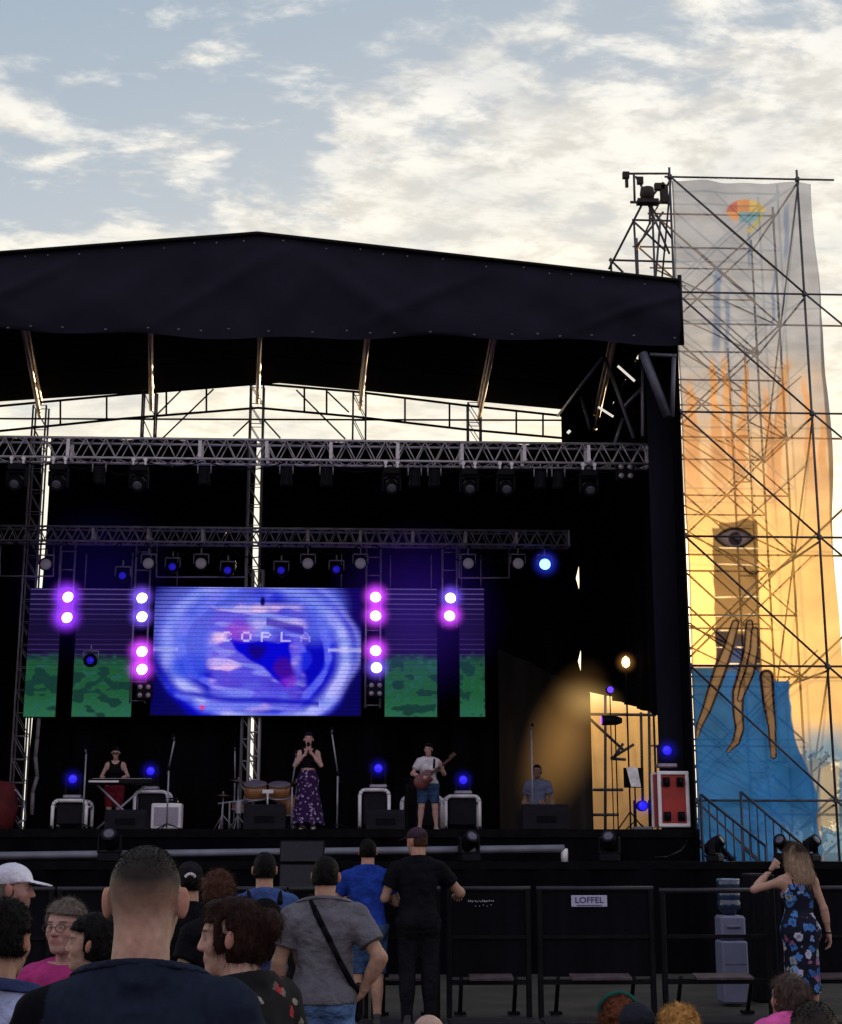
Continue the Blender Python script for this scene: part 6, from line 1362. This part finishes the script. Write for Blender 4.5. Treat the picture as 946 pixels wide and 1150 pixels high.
# 9 man in grey
p9 = Person('man in grey shirt and light jeans, right hand on hip, black strap across back', 366, 961, 8.7, R(-4), w=1.10, style='short', hairc=(.012, .01, .01), skin=TAN_, res=.009, hres=.005, legs={'kL': (-.11, .0, .49), 'kR': (.115, .03, .49)}, arms={'R': dict(elbow=(.345, -.08, 1.15), wrist=(.235, -.02, .945), hand=(-.35, .25, -.5), palm=(-.8, .2, .2)), 'L': dict(elbow=(-.275, -.02, 1.12), wrist=(-.29, .02, .875))}, head=(R(-4), R(-3), 0))
finish(p9, GREY, None, sleeve=.66, hem=.885, amp=.008, t=.026); p9.trousers(JEANS, amp=.006, waist=.93); p9.hair(H_BLACK, 'short', 1400, .018, .0009, spread=.3, dt=-.001)
bg_ = thing('shoulder_bag', 'black shoulder bag with strap slung across the man in grey', 'bag', p9.loc, rz=p9.yaw); b = MB(); pts = [(-.05, .12, 1.40), (-.082, .05, 1.485), (-.086, -.01, 1.515), (-.078, -.07, 1.485), (-.045, -.125, 1.42), (.0, -.152, 1.34), (.05, -.160, 1.25), (.105, -.150, 1.14), (.165, -.118, 1.03), (.205, -.03, .95)]
for i in range(len(pts)-1): b.tube(np.array(pts[i])*p9.k, np.array(pts[i+1])*p9.k, .017, 6)
b.build('strap', BLACKC, bg_, (0, 0, 0)); b = MB(); b.box(np.array((.20, .09, .88))*p9.k, (.07, .22, .20), bev=.025); b.build('pouch', BLACKC, bg_, (0, 0, 0))
p9.collar(GREY, .034, .02)
# 10 man in royal blue
p10 = Person('man in royal blue shirt and denim shorts leaning on the crowd barrier', 413, 941, 14.75, R(-3), w=1.08, lean=.12, style='short', hairc=(.012, .01, .01), skin=TAN_, res=.012, hres=.007, arms={'L': dict(elbow=(-.30, .12, 1.15), wrist=(-.24, .42, 1.20), palm=(0, 0, -1)), 'R': dict(elbow=(.28, .12, 1.15), wrist=(.18, .42, 1.20), palm=(0, 0, -1))})
finish(p10, ROYAL, None); p10.trousers(DENIM, 'shorts', .50, t=.022); p10.hair(H_BLACK, 'short', 600, .02, .0013)
# 11 man in black with cap
p11 = Person('tall man all in black with a dark cap, arms resting on the crowd barrier', 470, 929, 14.7, R(6), w=1.10, lean=.10, style='short', hairc=(.02, .015, .015), skin=TAN_, res=.012, hres=.007, head=(R(42), R(-6), 0), arms={'L': dict(elbow=(-.31, .06, 1.13), wrist=(-.19, .40, 1.14), palm=(0, 0, -1)), 'R': dict(elbow=(.40, .10, 1.17), wrist=(.44, .40, 1.15), palm=(0, 0, -1))})
finish(p11, BLACKC, DARKT); p11.hair(H_BROWN, 'short', dt=-.004); p11.cap(cloth('cap_plum', (.045, .026, .040)))
# 12 woman in the flowered dress
FLOR = pattern_mat('flowered_dress', (.008, .010, .022), [(.05, .16, .42), (.20, .32, .60), (.008, .010, .022), (.07, .20, .50), (.45, .46, .60), (.28, .10, .20), (.04, .12, .36), (.24, .30, .34)], 11.5, .50)
p12 = Person('long-haired woman in blue flowered dress with one arm raised, beside the barrier', 893, 947, 14.75, R(4), fem=True, w=1.0, style='long', hairc=(.05, .03, .02), skin=(.44, .27, .20), res=.011, hres=.007, head=(R(6), R(-8), 0), arms={'L': dict(elbow=(-.40, .14, 1.30), wrist=(-.15, .26, 1.52), palm=(0, 1, 0), curl=.6), 'R': dict(elbow=(.245, -.04, 1.12), wrist=(.295, .0, .87))})
F = Field((-.35, -.3, .2), (.35, .35, 1.5), .011)
for pr, k in p12.trunk(.012): F.add(pr, k)
F.add(rcone((0, -.01, .95), (0, .0, .30), .165, .175), .05); F.add(ell((0, -.02, .88), (.195, .15, .16)), .05); F.clip(lambda p: np.maximum(.31-p[..., 2], p[..., 2]-1.36))
for sd in (-1, 1): F.cut(ell(p12.sh[sd]+V3(sd*.03, 0, -.02), (.08, .2, .10)), .01)
F.warp(p12.wrink(.006, 2)); V, Q = F.mesh(); p12.part('dress', V, Q, FLOR); p12.tubes('dress_straps', [[(sd*.075, .12, 1.33), (sd*.085, .02, 1.46), (sd*.08, -.08, 1.40), (sd*.07, -.11, 1.33)] for sd in (-1, 1)], .008, BLACKC, head=False); p12.shoes(SHOE)
p12.hair(attr_mat('hair_two_tone', .45, .1, bump=.4, bscale=120), 'long', 2200, .10, .0016, .5, .15, extra=[(ell((0, -.085, -.10), (.105, .045, .13)), .04), (ell((.03, -.10, -.20), (.115, .038, .10)), .04), (ell((.075, -.05, -.08), (.04, .05, .14)), .03), (ell((-.075, -.05, -.06), (.04, .05, .11)), .03)], dt=.006, spread=.14, colf=lambda q: np.array([.05, .032, .022])+np.clip((.06-q[:, 2])/.13+.5*vnoise(q, 22, 3), 0, 1)[:, None]*np.array([.34, .25, .17]))
wt = [tuple(p12.wr[1]+V3(.030*math.cos(a), .030*math.sin(a), .02+.004*math.sin(a))) for a in np.linspace(0, 6.29, 13)]; p12.tubes('wristwatch', [wt], .008, BLACKC, head=False)
# low heads along the bottom edge: people squatting or sitting low
def low(label, u, v, Y, yaw, style, hm, hc, shirt_m, **k):
    nst = k.pop('nst', 1600); ln = k.pop('length', .03); ex = k.pop('extra', None); dt = k.pop('dt', 0); curl = k.pop('curl', .3); trs = k.pop('trousers', DARKT)
    p = Person(label, u, v, Y, yaw, crouch=.55, style=style, hairc=hc, res=.011, hres=.005, **k); p.shirt(shirt_m); p.trousers(trs); p.shoes(SHOE)
    if hm: p.hair(hm, style, nst, ln, .0010, .08, curl, extra=ex, dt=dt, spread=.45)
    return p
low('brown-haired person in a bright pink shirt low at the lower right', 886, 1079, 7.6, R(18), 'wavy', hair_mat('ashbrown', (.07, .05, .042)), (.05, .03, .025), PINK, fem=True, length=.045, nst=2400, curl=.5, dt=.004, skin=TAN_, w=1.1, head=(R(10), R(8), 0), drop=.075, hunch=-.01)
q14 = low('cropped dark head in the lower right corner, in front of the pink shirt', 916, 1122, 5.0, R(5), 'fade', None, (.016, .013, .012), GREY, skin=TAN_, head=(R(-6), R(-3), 0)); q14.stubble(H_BLACK, 7000, .009, .0009)
low('balding person low at the bottom edge, below the man in black', 482, 1138, 6.0, R(2), 'bald', None, None, WHITEC, skin=(.42, .29, .23))
q16 = low('curly red-haired person with a green hair band, low at the bottom edge', 694, 1119, 7.2, R(4), 'curly', H_RED, (.06, .025, .015), BLACKC, fem=True, nst=2600, length=.05, curl=.8, skin=TAN_)
q16.tubes('hair_band', [[(.115*math.cos(a), .0-.118*math.sin(a)*.25-.03, .045+.105*math.sin(a)) for a in np.linspace(0, math.pi, 15)]], .011, cloth('teal_band', (.01, .10, .08)))
q17 = low('person in a dark cap low at the bottom edge, beside the red curls', 714, 1127, 6.3, R(-20), 'short', H_BLACK, (.01, .01, .01), BLACKC, nst=300, length=.02, skin=TAN_, dt=-.004); q17.cap(cloth('cap_navy', (.018, .019, .028)))
low('blond person low at the bottom edge, right of the dark cap', 763, 1131, 6.2, R(-5), 'curly', H_BLOND, (.2, .11, .04), MAGENTA, fem=True, nst=3000, length=.045, curl=.7, dt=-.006, skin=PALE)
# musicians
s1 = Person('keyboard player with sunglasses and sleeveless black top standing behind the keyboard', 131, 839, 26.0, R(184), fem=True, zfloor=FZ, style='bun', hairc=(.02, .015, .012), skin=(.50, .32, .27), res=.014, hres=.008, head=(0, R(-10), 0), lean=.08, arms={'L': dict(elbow=(-.27, .06, 1.14), wrist=(-.24, .34, 1.13), palm=(0, 0, -1)), 'R': dict(elbow=(.27, .06, 1.14), wrist=(.24, .34, 1.13), palm=(0, 0, -1))})
s1.shirt(BLACKC, 'top', 0, strap=True); s1.trousers(cloth('darkred', (.16, .016, .028)), 'shorts', .52, t=.03); s1.hair(H_BLACK, 'bun'); s1.shoes(SHOE)
s1.tubes('sunglasses', [[(-.058, .10, .0), (-.012, .108, .0)], [(.058, .10, .0), (.012, .108, .0)], [(-.06, .1, .003), (.06, .1, .003)]], .014, FRAME)
s2 = Person('singer in black crop top and long patterned skirt holding a microphone to the mouth', 347, 823, 24.9, R(180), fem=True, zfloor=FZ, style='bun', hairc=(.015, .01, .01), skin=(.55, .34, .29), res=.012, hres=.007, head=(0, R(10), 0), arms={'L': dict(elbow=(-.235, .14, 1.16), wrist=(-.045, .20, 1.40), hand=(.25, .1, .9), palm=(.7, -.3, 0), curl=.9), 'R': dict(elbow=(.235, .14, 1.16), wrist=(.045, .20, 1.37), hand=(-.25, .1, .9), palm=(-.7, -.3, 0), curl=.9)})
s2.shirt(BLACKC, 'crop_top', 0, hem=1.12, strap=True); s2.hair(H_BLACK, 'bun', extra=[(ell((0, -.08, .12), (.05, .05, .045)), .03)]); s2.shoes(WHITEM)
F = Field((-.5, -.5, .08), (.5, .5, 1.1), .012); F.add(rcone((0, 0, 1.00), (0, .02, .14), .150, .29), .02); F.add(ell((0, -.015, .92), (.195, .16, .15)), .05); F.clip(lambda p: np.maximum(.13-p[..., 2], p[..., 2]-1.08))
F.warp(lambda p: .028*np.sin(np.arctan2(p[..., 1], p[..., 0])*9+p[..., 2]*2)*np.clip(1.05-p[..., 2], 0, 1)); V, Q = F.mesh(); s2.part('long_skirt', V, Q, pattern_mat('patterned_skirt', (.030, .010, .060), [(.38, .30, .52), (.030, .010, .060), (.30, .22, .45), (.03, .01, .06), (.44, .36, .55)], 19, .42))
F = Field((-.3, -.3, 1.0), (.3, .3, 1.12), .012); F.add(ell((0, 0, 1.065), (.142, .122, .07)), .02); F.clip(lambda p: np.abs(p[..., 2]-1.065)-.028); V, Q = F.mesh(); s2.part('waistband', V, Q, cloth('waist', (.34, .16, .20)))
mw = thing('microphone', 'hand-held microphone at the mouth of the singer', 'microphone', tuple(s2.W((0, .2, 1.42)))); b = MB(); b.tube(s2.W((0, .225, 1.40)), s2.W((0, .165, 1.53)), .014, 8, .018); b.build('grip', BLKP, mw); b = MB(); b.lathe([(0, -.028), (.022, -.015), (.027, 0), (.02, .02), (0, .028)], s2.W((0, .158, 1.55)), 10, 'z'); b.build('mic_grille', GRILL, mw)
s3 = Person('guitarist in white shirt and blue shorts', 481, 835, 25.2, R(188), zfloor=FZ, w=1.15, fem=True, style='short', hairc=(.02, .012, .012), skin=(.48, .30, .26), res=.012, hres=.007, head=(R(-25), R(-4), 0), legs={'kL': (-.14, .01, .49), 'kR': (.14, .01, .49), 'aL': (-.17, -.02, .08), 'aR': (.17, -.02, .08)}, arms={'R': dict(elbow=(.33, .02, 1.14), wrist=(.17, .20, 1.08), palm=(0, -1, 0), curl=.6), 'L': dict(elbow=(-.30, .14, 1.14), wrist=(-.20, .30, 1.28), palm=(0, -1, 0), curl=.8)})
s3.shirt(WHITEC, loose=.0, t=.02); s3.trousers(DENIM, 'shorts', .56, t=.03); s3.hair(H_BLACK, 'short', dt=.008); s3.shoes(mat('shoe_pale', (.4, .4, .42), .6))
gt = thing('electric_guitar', 'dark electric guitar slung across the guitarist in white', 'guitar', tuple(s3.loc), rz=s3.yaw); gM = np.array(Matrix.Rotation(R(38), 3, 'Y')); gc = V3(.13, .22, 1.02)      # body at the player's right, neck up to the left
F = Field((-.3, -.06, -.25), (.3, .06, .25), .011); F.add(ell((.06, 0, 0), (.17, .028, .155)), .03); F.add(ell((-.12, 0, .0), (.12, .028, .125)), .05); F.cut(ell((-.24, 0, -.06), (.09, .1, .07)), .01); V, Q = F.mesh()
me = mesh_np('guitar_body', (V @ gM.T+gc)*s3.k, Q, True); link('guitar_body', me, mat('guitar_red', (.10, .02, .02), .3, spec=.5), gt)
b = MB(); b.box((-.42, .012, .0), (.56, .022, .055), bev=.006); b.box((-.76, .012, .02), (.15, .018, .085), bev=.01); b.v = [tuple((np.array(v) @ gM.T+gc)*s3.k) for v in b.v]; b.build('neck', mat('fretboard', (.06, .03, .02), .4), gt, (0, 0, 0))
b = MB(); b.path([np.array(q)*s3.k for q in ((.22, .16, 1.02), (.16, -.10, 1.15), (.0, -.13, 1.33), (-.09, -.03, 1.48), (-.11, .08, 1.42), (-.08, .2, 1.25))], .02, 6); b.build('strap', BLACKC, gt, (0, 0, 0))
s4 = Person('seated person in pale shirt behind the rightmost wedge monitor', 604, 876, 25.4, R(160), crouch=.55, H=1.13, zfloor=FZ, style='short', hairc=(.02, .015, .012), skin=(.2, .13, .10), res=.014, hres=.008); s4.shirt(cloth('dimblue', (.12, .14, .22))); s4.trousers(DENIM); s4.hair(H_BLACK, 'short'); s4.shoes(SHOE)
